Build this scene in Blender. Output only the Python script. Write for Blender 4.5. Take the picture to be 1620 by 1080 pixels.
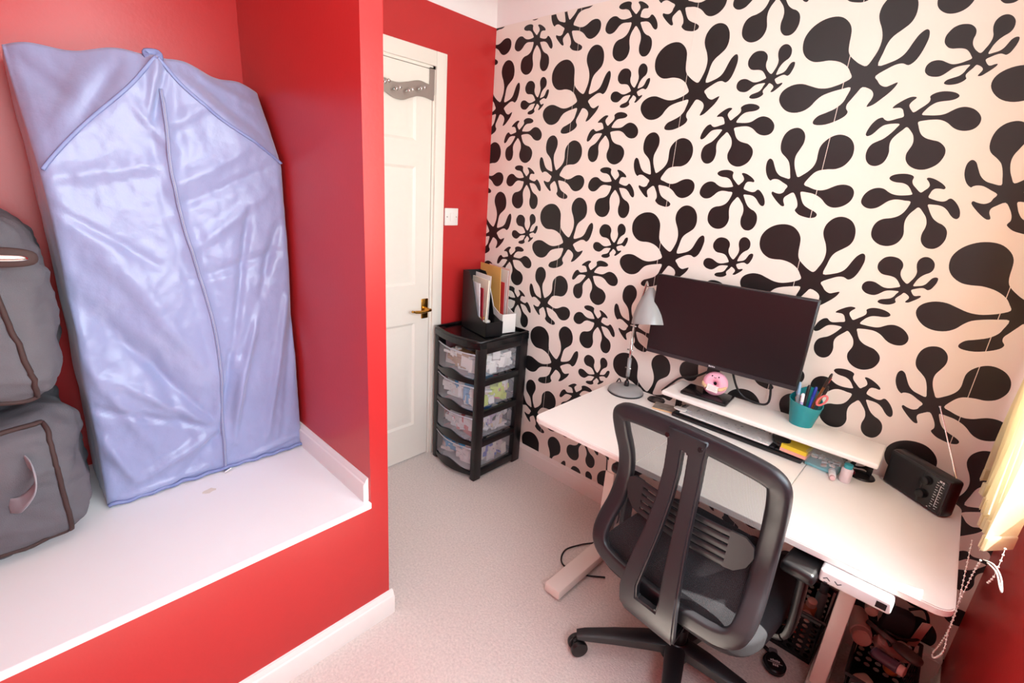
import bpy, bmesh, math, random
from mathutils import Vector, Matrix, noise
random.seed(7)
for o in list(bpy.data.objects): bpy.data.objects.remove(o)
sc = bpy.context.scene
COL = sc.collection
# ------------------------------------------------------------------ camera
R = ((0.72140517, 0.68914348, 0.0682338), (0.25388421, -0.17151907, -0.95190547), (-0.64429605, 0.70403301, -0.29869739))
F = 754.6
C = Vector((1.97085, -1.877, 1.467814))
cam = bpy.data.objects.new('camera', bpy.data.cameras.new('camera')); COL.objects.link(cam)
r_, u_, b_ = Vector(R[0]), -Vector(R[1]), -Vector(R[2])
cam.matrix_world = Matrix(((r_.x, u_.x, b_.x, C.x), (r_.y, u_.y, b_.y, C.y), (r_.z, u_.z, b_.z, C.z), (0, 0, 0, 1)))
cam.data.sensor_width = 36; cam.data.lens = F / 1620 * 36; cam.data.clip_start = .02
sc.camera = cam
def px(x, y, ax, val):
    """photo pixel + one known coordinate (the plane it lies on) -> world point"""
    d = ((x - 810) / F, (y - 540) / F, 1)
    v = Vector([sum(R[k][i] * d[k] for k in range(3)) for i in range(3)])
    i = 'xyz'.index(ax)
    return C + v * ((val - C[i]) / v[i])
# ------------------------------------------------------------------ light
L = 2.247          # window wall
YL = -2.42         # left wall
H = 2.33
w = bpy.data.worlds.new('world'); sc.world = w; w.use_nodes = True
nt = w.node_tree; bg = nt.nodes['Background']
sky = nt.nodes.new('ShaderNodeTexSky'); sky.sky_type = 'NISHITA'; sky.sun_disc = False
sky.sun_elevation = math.radians(68); sky.sun_rotation = math.radians(80)
nt.links.new(sky.outputs[0], bg.inputs[0]); bg.inputs[1].default_value = .35
sun = bpy.data.objects.new('sun', bpy.data.lights.new('sun', 'SUN')); COL.objects.link(sun)
sun.data.energy = 20; sun.data.angle = .01; sun.data.color = (1, .96, .88)
sd = Vector((-.42, -.14, -.85)).normalized(); sun.rotation_euler = sd.to_track_quat('-Z', 'Y').to_euler()
WY0, WY1, WZ0, WZ1 = -2.1, -.12, .98, 2.12       # window opening
al = bpy.data.objects.new('window_daylight', bpy.data.lights.new('window_daylight', 'AREA')); COL.objects.link(al)
al.data.shape = 'RECTANGLE'; al.data.size = WY1 - WY0; al.data.size_y = WZ1 - WZ0; al.data.energy = 48; al.data.color = (.87, .97, 1)
al.location = (L + .24, (WY0 + WY1) / 2, (WZ0 + WZ1) / 2); al.rotation_euler = (math.radians(90), 0, math.radians(90))
fill_data = bpy.data.lights.new('fill_point', 'POINT'); fill_data.energy = 6; fill_data.color = (.88, .97, 1); fill_data.shadow_soft_size = .12  # added fill light for the room, sits in the invented pendant
vs = sc.view_settings; vs.view_transform = 'Standard'; vs.look = 'None'; vs.gamma = 1; vs.exposure = .5
try: vs.use_curve_mapping = False
except Exception: pass
# ------------------------------------------------------------------ materials
def lin(c): return tuple((v / 255 / 12.92 if v / 255 <= .04045 else ((v / 255 + .055) / 1.055) ** 2.4) for v in c) + (1,)
MC = {}
def mat(name, rgb, rough=.5, metal=0, var=.06, vscale=30, bump=0, bscale=200, **kw):
    if name in MC: return MC[name]
    m = bpy.data.materials.new(name); m.use_nodes = True; MC[name] = m
    n = m.node_tree; p = n.nodes['Principled BSDF']
    p.inputs['Roughness'].default_value = rough; p.inputs['Metallic'].default_value = metal
    tc = n.nodes.new('ShaderNodeTexCoord')
    ns = n.nodes.new('ShaderNodeTexNoise'); ns.inputs['Scale'].default_value = vscale; ns.inputs['Detail'].default_value = 4
    n.links.new(tc.outputs['Object'], ns.inputs['Vector'])
    mx = n.nodes.new('ShaderNodeMix'); mx.data_type = 'RGBA'
    c = lin(rgb); mx.inputs[6].default_value = tuple(v * (1 - var) for v in c[:3]) + (1,); mx.inputs[7].default_value = tuple(min(1, v * (1 + var)) for v in c[:3]) + (1,)
    n.links.new(ns.outputs[0], mx.inputs[0]); n.links.new(mx.outputs[2], p.inputs['Base Color'])
    if bump:
        nb = n.nodes.new('ShaderNodeTexNoise'); nb.inputs['Scale'].default_value = bscale; nb.inputs['Detail'].default_value = 3
        n.links.new(tc.outputs['Object'], nb.inputs['Vector'])
        b = n.nodes.new('ShaderNodeBump'); b.inputs['Strength'].default_value = bump; b.inputs['Distance'].default_value = .004
        n.links.new(nb.outputs[0], b.inputs['Height']); n.links.new(b.outputs[0], p.inputs['Normal'])
    for k, v in kw.items():
        p.inputs[k.replace('_', ' ')].default_value = v
    return m
def clear(name, rgb, opacity, rough=.15):
    """thin translucent sheet: part see-through, part glossy coloured"""
    if name in MC: return MC[name]
    m = mat(name, rgb, rough); n = m.node_tree; p = n.nodes['Principled BSDF']; out = n.nodes['Material Output']
    t = n.nodes.new('ShaderNodeBsdfTransparent'); ms = n.nodes.new('ShaderNodeMixShader'); ms.inputs[0].default_value = opacity
    n.links.new(t.outputs[0], ms.inputs[1]); n.links.new(p.outputs[0], ms.inputs[2]); n.links.new(ms.outputs[0], out.inputs[0])
    return m
red = mat('red_paint', (192, 44, 44), .32, var=.03, vscale=8, bump=.06, bscale=90)
white = mat('white_gloss', (240, 236, 230), .35, var=.015, bump=.03, bscale=60)
ceilm = mat('ceiling_white', (242, 236, 234), .8, var=.01, bump=.05)
doorw = mat('door_white', (240, 234, 222), .35, var=.015, bump=.05, bscale=120)
paper = mat('wallpaper_ground', (240, 230, 220), .55, var=.012, vscale=12, bump=.04, bscale=300)
ink = mat('wallpaper_ink', (27, 25, 25), .42, var=.12, vscale=40)
carpet = mat('carpet', (226, 215, 208), .95, var=.28, vscale=120, bump=1, bscale=160)
ledgem = mat('ledge_white', (243, 242, 240), .4, var=.02, vscale=6, bump=.04, bscale=40)
satin = mat('satin_fabric', (146, 155, 192), .33, var=.06, vscale=9, bump=.3, bscale=55, Sheen_Weight=.3)
satin_d = mat('satin_seam', (122, 134, 180), .4, var=.05)
zipm = mat('zip_tape', (136, 144, 180), .45)
grey = mat('grey_fabric', (98, 96, 100), .85, var=.14, vscale=18, bump=.35, bscale=500)
brown = mat('brown_piping', (66, 46, 42), .75)
webb = mat('grey_webbing', (150, 150, 154), .8, bump=.2, bscale=700)
chrome = mat('chrome', (215, 212, 208), .18, 1)
steel = mat('brushed_steel', (190, 186, 180), .35, 1, bump=.03)
brass = mat('brass', (212, 164, 74), .2, 1)
blackp = mat('black_plastic', (17, 17, 19), .34, var=.1)
blackg = mat('black_gloss', (20, 20, 22), .2)
darkp = mat('charcoal_plastic', (36, 35, 38), .38, var=.08, bump=.03, bscale=500)
seatm = mat('seat_fabric', (38, 38, 42), .9, bump=.5, bscale=900, var=.15, vscale=300)
deskw = mat('desk_white', (240, 234, 228), .42, var=.015, bump=.02)
legw = mat('leg_white', (236, 226, 216), .35, var=.02)
lampg = mat('lamp_grey', (152, 153, 152), .3, var=.03)
screen = mat('screen', (26, 20, 23), .32, var=.05)
pink = mat('plush_pink', (242, 174, 194), .85, bump=.3, bscale=500)
beige = mat('plush_beige', (222, 184, 140), .85)
teal = clear('teal_plastic', (28, 150, 158), .82)
clearp = clear('clear_plastic', (222, 224, 232), .26)
clearb = clear('clear_box', (214, 226, 230), .24)
glass = clear('window_glass', (240, 245, 245), .06, .02)
slatm = mat('blind_fabric', (236, 228, 200), .8, var=.03, bump=.2, bscale=600)
n_ = slatm.node_tree; tb = n_.nodes.new('ShaderNodeBsdfTranslucent'); tb.inputs[0].default_value = lin((240, 230, 200)); mxs = n_.nodes.new('ShaderNodeMixShader'); mxs.inputs[0].default_value = .5
n_.links.new(n_.nodes['Principled BSDF'].outputs[0], mxs.inputs[1]); n_.links.new(tb.outputs[0], mxs.inputs[2]); n_.links.new(mxs.outputs[0], n_.nodes['Material Output'].inputs[0])
meshm = clear('chair_mesh', (40, 40, 44), .5, .7)
n_ = meshm.node_tree; wv = n_.nodes.new('ShaderNodeTexWave'); wv.inputs['Scale'].default_value = 85; tcx = n_.nodes.new('ShaderNodeTexCoord'); n_.links.new(tcx.outputs['Object'], wv.inputs[0])
mr = n_.nodes.new('ShaderNodeMapRange'); mr.inputs[3].default_value = .38; mr.inputs[4].default_value = .66; n_.links.new(wv.outputs['Fac'], mr.inputs[0])
n_.links.new(mr.outputs[0], [k for k in n_.nodes if k.type == 'MIX_SHADER'][0].inputs[0])
def col(rgb, rough=.5, **k): return mat('paint_%d_%d_%d_%d' % (*rgb, int(rough * 100)), rgb, rough, **k)
# ------------------------------------------------------------------ mesh helpers
def ob(name, bm, m, parent=None, loc=None, rot=None, smooth=None, mods=()):
    bmesh.ops.recalc_face_normals(bm, faces=bm.faces[:])
    me = bpy.data.meshes.new(name); bm.to_mesh(me); bm.free()
    for x in (m if isinstance(m, (list, tuple)) else [m]): me.materials.append(x)
    o = bpy.data.objects.new(name, me); COL.objects.link(o)
    if parent: o.parent = parent
    if loc is not None: o.location = loc
    if rot is not None: o.rotation_euler = rot
    if smooth:
        for p in me.polygons: p.use_smooth = True
        if smooth is not True: me.set_sharp_from_angle(angle=math.radians(smooth))
    return o
def empty(name, loc=(0, 0, 0), rz=0, rot=None):
    o = bpy.data.objects.new(name, None); COL.objects.link(o); o.location = loc; o.rotation_euler = rot or (0, 0, rz); o.empty_display_size = .05
    return o
def tag(o, label=None, cat=None, group=None, kind=None):
    if label: o['label'] = label
    if cat: o['category'] = cat
    if group: o['group'] = group
    if kind: o['kind'] = kind
    return o
def B(): return bmesh.new()
def box(bm, x0, x1, y0, y1, z0, z1, bev=0, seg=2, M=None, mi=0):
    r = bmesh.ops.create_cube(bm, size=1)['verts']
    T = Matrix.Translation(((x0 + x1) / 2, (y0 + y1) / 2, (z0 + z1) / 2)) @ Matrix.Diagonal((x1 - x0, y1 - y0, z1 - z0, 1))
    bmesh.ops.transform(bm, matrix=T, verts=r)
    if bev:
        es = list({e for v in r for e in v.link_edges})
        res = bmesh.ops.bevel(bm, geom=es, offset=bev, segments=seg, affect='EDGES', profile=.5)
        r = list({v for f in res['faces'] for v in f.verts} | {v for v in r if v.is_valid})
    if M is not None: bmesh.ops.transform(bm, matrix=M, verts=r)
    if mi:
        for f in {f for v in r for f in v.link_faces}: f.material_index = mi
    return r
def lathe(bm, prof, n=24, M=None, mi=0, closed=False):
    rings = []
    for (rr, z) in prof:
        if rr < 1e-6: rings.append([bm.verts.new((0, 0, z))])
        else: rings.append([bm.verts.new((rr * math.cos(2 * math.pi * k / n), rr * math.sin(2 * math.pi * k / n), z)) for k in range(n)])
    for a, b in zip(rings, rings[1:]):
        for k in range(n):
            k2 = (k + 1) % n
            vs_ = [a[k % len(a)], a[k2 % len(a)], b[k2 % len(b)], b[k % len(b)]]
            vs_ = list(dict.fromkeys(vs_))
            if len(vs_) > 2:
                f = bm.faces.new(vs_); f.material_index = mi
    v = [x for g in rings for x in g]
    if M is not None: bmesh.ops.transform(bm, matrix=M, verts=v)
    return v
def frame_along(pts, up=None):
    out = []; n = len(pts); N = None
    for i in range(n):
        t = (pts[min(i + 1, n - 1)] - pts[max(i - 1, 0)]).normalized()
        if up is not None:
            N = (up - t * up.dot(t)).normalized()
        elif N is None:
            a = Vector((0, 0, 1)) if abs(t.z) < .9 else Vector((1, 0, 0)); N = (a - t * a.dot(t)).normalized()
        else: N = (N - t * N.dot(t)).normalized()
        out.append((t, N, t.cross(N)))
    return out
def tube(bm, pts, r, n=8, closed=False, up=None, ra=None, cap=True, mi=0):
    """sweep: r = radius along normal (float or list), ra = radius along binormal"""
    pts = [Vector(p) for p in pts]; m = len(pts)
    if closed:
        ext = [pts[-1]] + pts + [pts[0]]; fr = frame_along(ext, up)[1:-1]
    else: fr = frame_along(pts, up)
    rings = []
    for i, (p, (t, N, Bn)) in enumerate(zip(pts, fr)):
        a = r[i] if isinstance(r, (list, tuple)) else r
        b = (ra[i] if isinstance(ra, (list, tuple)) else ra) if ra is not None else a
        ring = []
        for k in range(n):
            th = 2 * math.pi * (k + .5) / n; c, s = math.cos(th), math.sin(th)
            if ra is not None:
                c = math.copysign(abs(c) ** .5, c); s = math.copysign(abs(s) ** .5, s)
            ring.append(bm.verts.new(p + N * (a * c) + Bn * (b * s)))
        rings.append(ring)
    prs = list(zip(rings, rings[1:])) + ([(rings[-1], rings[0])] if closed else [])
    for a, b in prs:
        for k in range(n):
            f = bm.faces.new((a[k], a[(k + 1) % n], b[(k + 1) % n], b[k])); f.material_index = mi
    if cap and not closed:
        f = bm.faces.new(rings[0]); f.material_index = mi; f = bm.faces.new(rings[-1][::-1]); f.material_index = mi
    return [v for g in rings for v in g]
def smoothpts(p, k=4, closed=False):
    p = [Vector(q) for q in p]; n = len(p); out = []
    for i in range(n if closed else n - 1):
        a, b, c, d = (p[(i - 1) % n] if closed or i else p[0]), p[i], p[(i + 1) % n], (p[(i + 2) % n] if closed or i + 2 < n else p[-1])
        for j in range(k):
            t = j / k
            out.append(.5 * ((2 * b) + (c - a) * t + (2 * a - 5 * b + 4 * c - d) * t * t + (3 * b - a - 3 * c + d) * t ** 3))
    if not closed: out.append(p[-1])
    return out
def poly(bm, pts, d, mi=0):
    """extrude polygon (3D points) by vector d"""
    a = [bm.verts.new(p) for p in pts]; f = bm.faces.new(a); f.material_index = mi; f.normal_update()
    r = bmesh.ops.extrude_face_region(bm, geom=[f]); v = [g for g in r['geom'] if isinstance(g, bmesh.types.BMVert)]
    bmesh.ops.translate(bm, vec=d, verts=v)
    for g in {x for q in a + v for x in q.link_faces}: g.material_index = mi
    return a + v
def rbox(bm, sx, sy, sz, p=5, n=14, M=None, wob=0, wsc=6, seed=0, mi=0):
    """soft superellipsoid block"""
    vs_ = []
    bm2 = bmesh.new(); bmesh.ops.create_cube(bm2, size=2); bmesh.ops.subdivide_edges(bm2, edges=bm2.edges[:], cuts=n, use_grid_fill=True)
    mp = {}
    for v in bm2.verts:
        c = v.co; q = (abs(c.x) ** p + abs(c.y) ** p + abs(c.z) ** p) ** (1 / p)
        d = Vector((c.x / q * sx / 2, c.y / q * sy / 2, c.z / q * sz / 2))
        if wob: d += c.normalized() * wob * (noise.noise(d * wsc + Vector((seed, seed * 2, 0))) + .38 * abs(noise.noise(Vector((d.x * 3, d.y * 3, d.z * 9)) * wsc * .5 + Vector((seed * 3, 0, 7)))) + .2 * noise.noise(d * wsc * 4))
        mp[v] = bm.verts.new(d); vs_.append(mp[v])
    for f in bm2.faces:
        g = bm.faces.new([mp[v] for v in f.verts]); g.material_index = mi
    bm2.free()
    if M is not None: bmesh.ops.transform(bm, matrix=M, verts=vs_)
    return vs_
def part(name, m, parent, fn, smooth=None, **k):
    bm = B(); fn(bm); return ob(name, bm, m, parent, smooth=smooth, **k)
T = Matrix.Translation
def RX(a): return Matrix.Rotation(math.radians(a), 4, 'X')
def RY(a): return Matrix.Rotation(math.radians(a), 4, 'Y')
def RZ(a): return Matrix.Rotation(math.radians(a), 4, 'Z')
def interp(tab, x):
    if x <= tab[0][0]: return tab[0][1]
    for (a, b), (c, d) in zip(tab, tab[1:]):
        if x <= c: return b + (d - b) * (x - a) / (c - a)
    return tab[-1][1]
def struct(name, m, fn, parent=None, smooth=None):
    o = part(name, m, parent, fn, smooth)
    if not parent: o['kind'] = 'structure'
    return o
# ------------------------------------------------------------------ room shell
XB = .789; YS0, YS1 = -1.2, -1.137; ZL = .49       # alcove box front, stub wall, ledge height
DY0, DY1, DZ = -1.14, -.375, 1.985
struct('floor', carpet, lambda bm: box(bm, -.1, L + .2, YL - .1, .1, -.1, 0))
struct('ceiling', ceilm, lambda bm: box(bm, -.1, L + .2, YL - .1, .1, H, H + .1))
def wb(bm):
    box(bm, -.12, 0, DY1, .1, 0, H); box(bm, -.12, 0, YL - .1, DY0, 0, H); box(bm, -.12, 0, DY0, DY1, DZ, H)
struct('wall_back', red, wb)
struct('wall_left', red, lambda bm: box(bm, 0, L, YL - .1, YL, 0, H))
def ww(bm):
    box(bm, L, L + .2, YL, WY0, 0, H); box(bm, L, L + .2, WY1, .1, 0, H); box(bm, L, L + .2, WY0, WY1, 0, WZ0); box(bm, L, L + .2, WY0, WY1, WZ1, H)
struct('wall_front', red, ww)
wr = struct('wall_right', paper, lambda bm: box(bm, -.1, L + .2, 0, .1, 0, H))
# bulkhead box with the white ledge, and the stub wall rising beside it
struct('wall_alcove', red, lambda bm: (box(bm, .0, XB, YL, YS0, 0, ZL - .022), box(bm, -.02, XB, YS0, YS1, 0, H)))
def ledge(bm):
    box(bm, .0, XB + .006, YL, YS0, ZL - .022, ZL, .003)
tr = struct('trim_3', ledgem, ledge)
def chip(bm):
    c = px(331, 776, 'z', ZL + .0006)
    pts = [c + Vector((.012 * math.sin(a * 2 * math.pi / 11) * (1 + .3 * math.sin(a * 2.3)), .02 * math.cos(a * 2 * math.pi / 11) * (1 + .25 * math.sin(a * 3.1)), 0)) for a in range(11)]
    bm.faces.new([bm.verts.new(p) for p in pts])
part('paint_chip', col((224, 216, 200), .6), tr, chip)
def skirt(bm, prof, p0, p1, out):
    """profile (depth, z) swept from p0 to p1 with outward normal out"""
    a = [bm.verts.new(Vector((p0[0], p0[1], z + p0[2])) + Vector(out) * d) for d, z in prof]; b = [bm.verts.new(Vector((p1[0], p1[1], z + p1[2])) + Vector(out) * d) for d, z in prof]
    n = len(prof)
    for i in range(n): bm.faces.new((a[i], a[(i + 1) % n], b[(i + 1) % n], b[i]))
    bm.faces.new(a); bm.faces.new(b[::-1])
SK = [(0, 0), (.018, 0), (.018, .068), (.016, .074), (.012, .077), (.010, .085), (.006, .092), (0, .094)]
struct('baseboard_right', white, lambda bm: skirt(bm, SK, (0, -.0, 0), (L, -.0, 0), (0, -1, 0)), smooth=25)
struct('baseboard_left', white, lambda bm: skirt(bm, SK, (XB, YL, 0), (XB, YS1 + .012, 0), (1, 0, 0)), smooth=25)
struct('baseboard_back', white, lambda bm: skirt(bm, SK, (0, -.315, 0), (0, 0, 0), (1, 0, 0)), smooth=25)
struct('baseboard_alcove', white, lambda bm: skirt(bm, [(d, z * .88) for d, z in SK], (0, YS0, ZL), (XB - .012, YS0, ZL), (0, -1, 0)), smooth=25)
struct('baseboard_front', white, lambda bm: skirt(bm, SK, (L, YL, 0), (L, 0, 0), (-1, 0, 0)), smooth=25)
ZC = 2.232
def cove(p0, p1, out):
    pr = [(0, H - ZC)] + [(.0, 0)] + [(.1 - .1 * math.cos(t * math.pi / 12), .1 - .1 * math.sin(math.pi / 2 - t * math.pi / 12) if 0 else .098 * math.sin(t * math.pi / 12)) for t in range(1, 7)]
    return lambda bm: skirt(bm, [(d, z + ZC) for d, z in pr], p0, p1, out)
struct('trim_1', ceilm, cove((0, YS1, 0), (0, 0, 0), (1, 0, 0)), smooth=40)
struct('trim_2', ceilm, cove((0, 0, 0), (L, 0, 0), (0, -1, 0)), smooth=40)
# ---- wallpaper: five hung strips with seams, and the printed motifs
seams = [0, .5174, 1.0418, 1.5587, 2.0756, L]
for a, b in zip(seams, seams[1:]):
    part('wallpaper_strip', paper, wr, lambda bm: box(bm, a + .0007, b - .0007, -.0006, .002, .09, ZC + .003))
MOT = [((1000, 20), 5.4, "566,597 600,545 630,480 645,410 640,345 625,290 622,240 640,180 680,125 725,95 770,90 810,110 832,155 835,205 825,260 800,310 760,350 710,395 680,440 655,510 630,597 700,575 750,545 785,505 820,440 850,390 885,357 905,365 905,410 890,460 865,520 835,570 800,597 770,585 735,590 690,615 620,667 632,700 650,730 680,743 710,730 745,713 735,740 705,780 660,825 615,865 580,880 585,860 605,825 612,790 595,760 550,743 520,780 490,825 467,860 463,890 473,915 455,945 410,975 350,1000 300,1004 277,993 280,970 305,940 345,920 400,890 440,850 460,810 482,745 430,755 370,775 320,800 285,835 255,875 215,905 165,917 120,905 88,870 73,825 82,780 110,745 155,720 205,715 250,730 300,747 350,747 400,730 440,710 483,677 475,640 460,605 435,580 400,562 350,555 300,563 260,562 225,540 203,505 195,460 203,400 230,345 270,300 320,267 375,252 420,260 455,295 470,340 468,390 462,440 460,490 470,525 500,560 530,585"),
 ((1360, 130), 7.2, "618,343 690,300 750,262 795,225 808,190 803,165 830,140 890,115 970,103 1050,108 1110,125 1138,150 1125,175 1080,197 1020,210 930,220 870,235 815,265 770,300 710,368 780,377 860,378 930,372 990,355 1050,325 1110,298 1170,283 1230,283 1300,303 1355,345 1385,400 1375,460 1335,510 1275,543 1195,555 1120,545 1060,515 1010,470 960,442 900,427 830,427 750,435 670,453 672,500 685,560 710,605 760,640 830,660 895,675 945,710 975,755 975,810 945,870 890,930 820,970 740,995 660,995 590,970 545,930 523,880 530,820 560,770 595,720 612,670 610,610 585,560 540,512 490,545 430,590 380,635 350,680 338,730 335,790 315,850 275,910 220,945 160,955 105,935 72,885 70,820 95,755 140,705 200,675 260,650 320,610 380,560 420,520 455,477 380,473 320,480 270,495 225,525 180,565 135,600 90,615 70,600 80,565 110,515 150,465 205,420 260,403 285,425 320,440 370,432 430,415 500,393 500,345 490,310 460,293 410,295 377,297 390,275 440,240 520,195 590,168 645,168 645,185 600,220 570,255 570,285 590,320"),
 ((1455, 10), 8.31, "805,613 870,550 920,490 955,430 970,375 965,320 970,260 995,200 1040,150 1100,115 1170,105 1230,130 1262,180 1258,240 1230,300 1180,350 1110,390 1040,440 980,500 940,555 903,625 980,608 1050,585 1110,545 1160,490 1210,435 1265,403 1310,403 1310,440 1280,500 1235,560 1190,610 1140,638 1110,632 1070,622 1010,635 940,663 872,698 878,740 905,775 940,778 985,762 1025,757 1010,785 950,830 870,880 810,913 765,917 775,895 815,855 830,825 810,795 750,770 700,815 650,855 610,895 605,925 613,950 580,980 520,1010 450,1028 370,1033 320,1018 330,990 370,963 440,940 520,913 580,870 620,820 663,770 590,775 510,790 440,815 380,855 320,895 260,922 190,928 120,915 75,875 70,830 95,775 150,730 220,710 290,712 350,735 410,758 470,760 540,745 610,720 685,687 675,645 650,600 610,565 550,553 480,555 430,557 380,545 340,505 328,460 345,395 390,335 450,280 530,243 610,232 680,240 730,275 748,320 738,375 710,430 700,490 715,540 750,585"),
 ((1200, 190), 6.75, "420,608 480,580 540,540 590,490 620,430 635,360 655,295 695,240 760,190 830,160 900,157 970,185 1010,235 1023,300 1005,380 960,445 900,495 820,523 740,525 660,535 600,560 540,615 487,685 540,715 600,740 660,750 730,738 800,710 860,692 930,690 990,712 1020,760 1010,820 970,875 900,918 820,935 760,925 715,895 680,850 640,815 580,785 520,772 453,765 452,810 465,865 490,910 540,945 595,975 623,1005 605,1035 550,1045 490,1033 430,1010 390,970 393,950 412,925 415,880 400,825 370,773 310,800 275,825 265,860 275,910 250,918 215,890 170,835 140,785 150,762 180,775 225,785 265,770 285,740 310,703 265,668 215,635 175,628 145,635 128,645 100,615 82,560 80,500 95,440 125,410 155,430 170,480 190,545 225,590 275,612 333,625 338,570 335,500 322,440 290,395 250,350 237,295 250,220 285,150 340,102 405,82 455,92 490,130 500,180 485,245 445,310 405,370 387,430 387,500 400,560"),
 ((1350, 270), 8, "850,275 900,250 945,220 968,185 955,140 930,105 950,88 1000,95 1060,120 1130,165 1168,210 1150,235 1100,228 1040,228 1000,250 975,285 952,335 1000,360 1070,382 1130,390 1175,380 1210,357 1245,355 1285,385 1325,440 1350,510 1345,580 1310,612 1265,600 1225,560 1190,505 1140,460 1080,438 1010,430 945,430 955,480 980,550 1015,610 1070,655 1130,685 1175,735 1185,800 1160,880 1100,950 1030,985 970,988 910,970 865,920 853,860 870,790 905,730 925,670 920,600 890,540 830,465 770,500 710,550 665,610 645,670 640,730 638,790 615,850 560,910 490,943 410,952 330,935 265,890 228,830 230,760 260,690 315,635 390,607 470,600 550,580 610,548 670,490 725,395 650,378 570,365 500,367 430,390 360,435 290,470 210,480 145,460 103,415 103,365 140,300 200,250 270,222 340,217 395,232 440,265 490,293 560,310 650,312 742,300 735,265 715,220 680,180 620,155 550,148 490,130 457,100 475,70 530,48 610,38 690,42 750,60 768,85 750,125 755,170 790,215")]
DX, DZM = .5175, .6185
for (ox, oy), scl, s in MOT:
    P = []
    for t in s.split():
        a, b = map(float, t.split(',')); P.append(px(ox + a / scl, oy + b / scl, 'y', 0))
    P = smoothpts(P, 3, True)
    x0, x1 = min(p.x for p in P), max(p.x for p in P); z0, z1 = min(p.z for p in P), max(p.z for p in P)
    full = None
    for i in range(-5, 6):
        for j in range(-5, 4):
            dx, dz = i * DX, j * DZM
            if x1 + dx < .003 or x0 + dx > L - .003 or z1 + dz < .1 or z0 + dz > ZC - .003: continue
            inside = x0 + dx > 0 and x1 + dx < L and z0 + dz > .09 and z1 + dz < ZC
            if inside and full and not any(x0 + dx < q < x1 + dx for q in seams[1:-1]):
                o = full[0].copy(); COL.objects.link(o); o.location = (dx - full[1], 0, dz - full[2]); continue
            cuts = [q for q in seams[1:-1] if x0 + dx < q < x1 + dx]
            if cuts: inside = False
            bm = B(); f = bm.faces.new([bm.verts.new((p.x + dx, -.0009, p.z + dz)) for p in P]); f.normal_update(); bmesh.ops.triangulate(bm, faces=[f])
            if not inside:
                for co, no in (((0.001, 0, 0), (-1, 0, 0)), ((L, 0, 0), (1, 0, 0)), ((0, 0, .09), (0, 0, -1)), ((0, 0, ZC), (0, 0, 1))):
                    bmesh.ops.bisect_plane(bm, geom=bm.verts[:] + bm.edges[:] + bm.faces[:], plane_co=co, plane_no=no, clear_outer=True)
                if not bm.faces: bm.free(); continue
            for q in cuts:                      # the paper seam shows as a hairline gap through the print
                for e_ in (-.0009, .0009): bmesh.ops.bisect_plane(bm, geom=bm.verts[:] + bm.edges[:] + bm.faces[:], plane_co=(q + e_, 0, 0), plane_no=(1, 0, 0))
                bmesh.ops.delete(bm, geom=[g for g in bm.faces if abs(g.calc_center_median().x - q) < .0009], context='FACES')
            o = ob('printed_motif', bm, ink, wr)
            if inside: full = (o, dx, dz)
# ---- door
def frame(bm):
    for (a, b, c, d) in ((DY1, -.315, 0, DZ + .062), (DY0 - .045, DY0, 0, DZ + .062), (DY0, DY1, DZ, DZ + .062)):
        box(bm, 0.0, .016, a, b, c, d, .003)
    box(bm, -.11, .004, DY1 - .012, DY1, 0, DZ); box(bm, -.11, .004, DY0, DY0 + .012, 0, DZ); box(bm, -.11, .004, DY0, DY1, DZ - .012, DZ)
d1 = empty('door_1', (0, (DY0 + DY1) / 2, 0)); d1['kind'] = 'structure'
def W(o, p):                       # parent keeping world coordinates
    o.parent = p; o.location = o.location - p.location if p.rotation_euler.z == 0 else o.location
    return o
W(part('door_frame', doorw, None, frame, smooth=30), d1)
cols = [(-.70, -.475), (-1.04, -.815)]      # panel y-ranges
rows = [(.21, .79), (.99, 1.55), (1.66, 1.88)]
ys = sorted({DY0 + .014, DY1 - .014} | {v for c in cols for v in c}); zs = sorted({.008, DZ - .014} | {v for r in rows for v in r})
def leaf(bm):
    for a, b in zip(ys, ys[1:]):
        for c, d in zip(zs, zs[1:]):
            if (a, b) in cols and (c, d) in rows: continue
            box(bm, -.04, .0, a, b, c, d)
    bmesh.ops.remove_doubles(bm, verts=bm.verts[:], dist=.0005)
lf = W(part('door_leaf', doorw, None, leaf), d1)
for a, b in cols:
    for c, d in rows:
        def pan(bm):
            st = [(0, -.0005), (.012, -.008), (.022, -.009), (.05, -.002), (.06, -.001)]
            rings = [[bm.verts.new((x, yy, zz)) for yy, zz in ((a + i, c + i), (b - i, c + i), (b - i, d - i), (a + i, d - i))] for i, x in st]
            for p, q in zip(rings, rings[1:]):
                for k in range(4): bm.faces.new((p[k], p[(k + 1) % 4], q[(k + 1) % 4], q[k]))
            bm.faces.new(rings[-1]); bk = [bm.verts.new((-.03, v.co.y, v.co.z)) for v in rings[0]]
            for k in range(4): bm.faces.new((rings[0][k], rings[0][(k + 1) % 4], bk[(k + 1) % 4], bk[k]))
            bm.faces.new(bk)
        W(part('door_panel', doorw, None, pan, smooth=20), d1)
hz = .86
hd = W(part('door_handle', brass, None, lambda bm: (box(bm, 0, .006, -.437, -.395, hz - .052, hz + .052, .004), lathe(bm, [(0, 0), (.011, 0), (.009, .04), (0, .042)], 16, T((.004, -.416, hz)) @ RY(90))), smooth=30), d1)
def lever(bm):
    tube(bm, smoothpts([(.045, -.41, hz), (.05, -.43, hz + .001), (.05, -.46, hz - .003), (.048, -.5, hz), (.05, -.525, hz + .006)], 4), [.009] * 5 + [.008] * 8 + [.006] * 4, 10)
lv = part('lever', brass, hd, lever, smooth=True)
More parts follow.
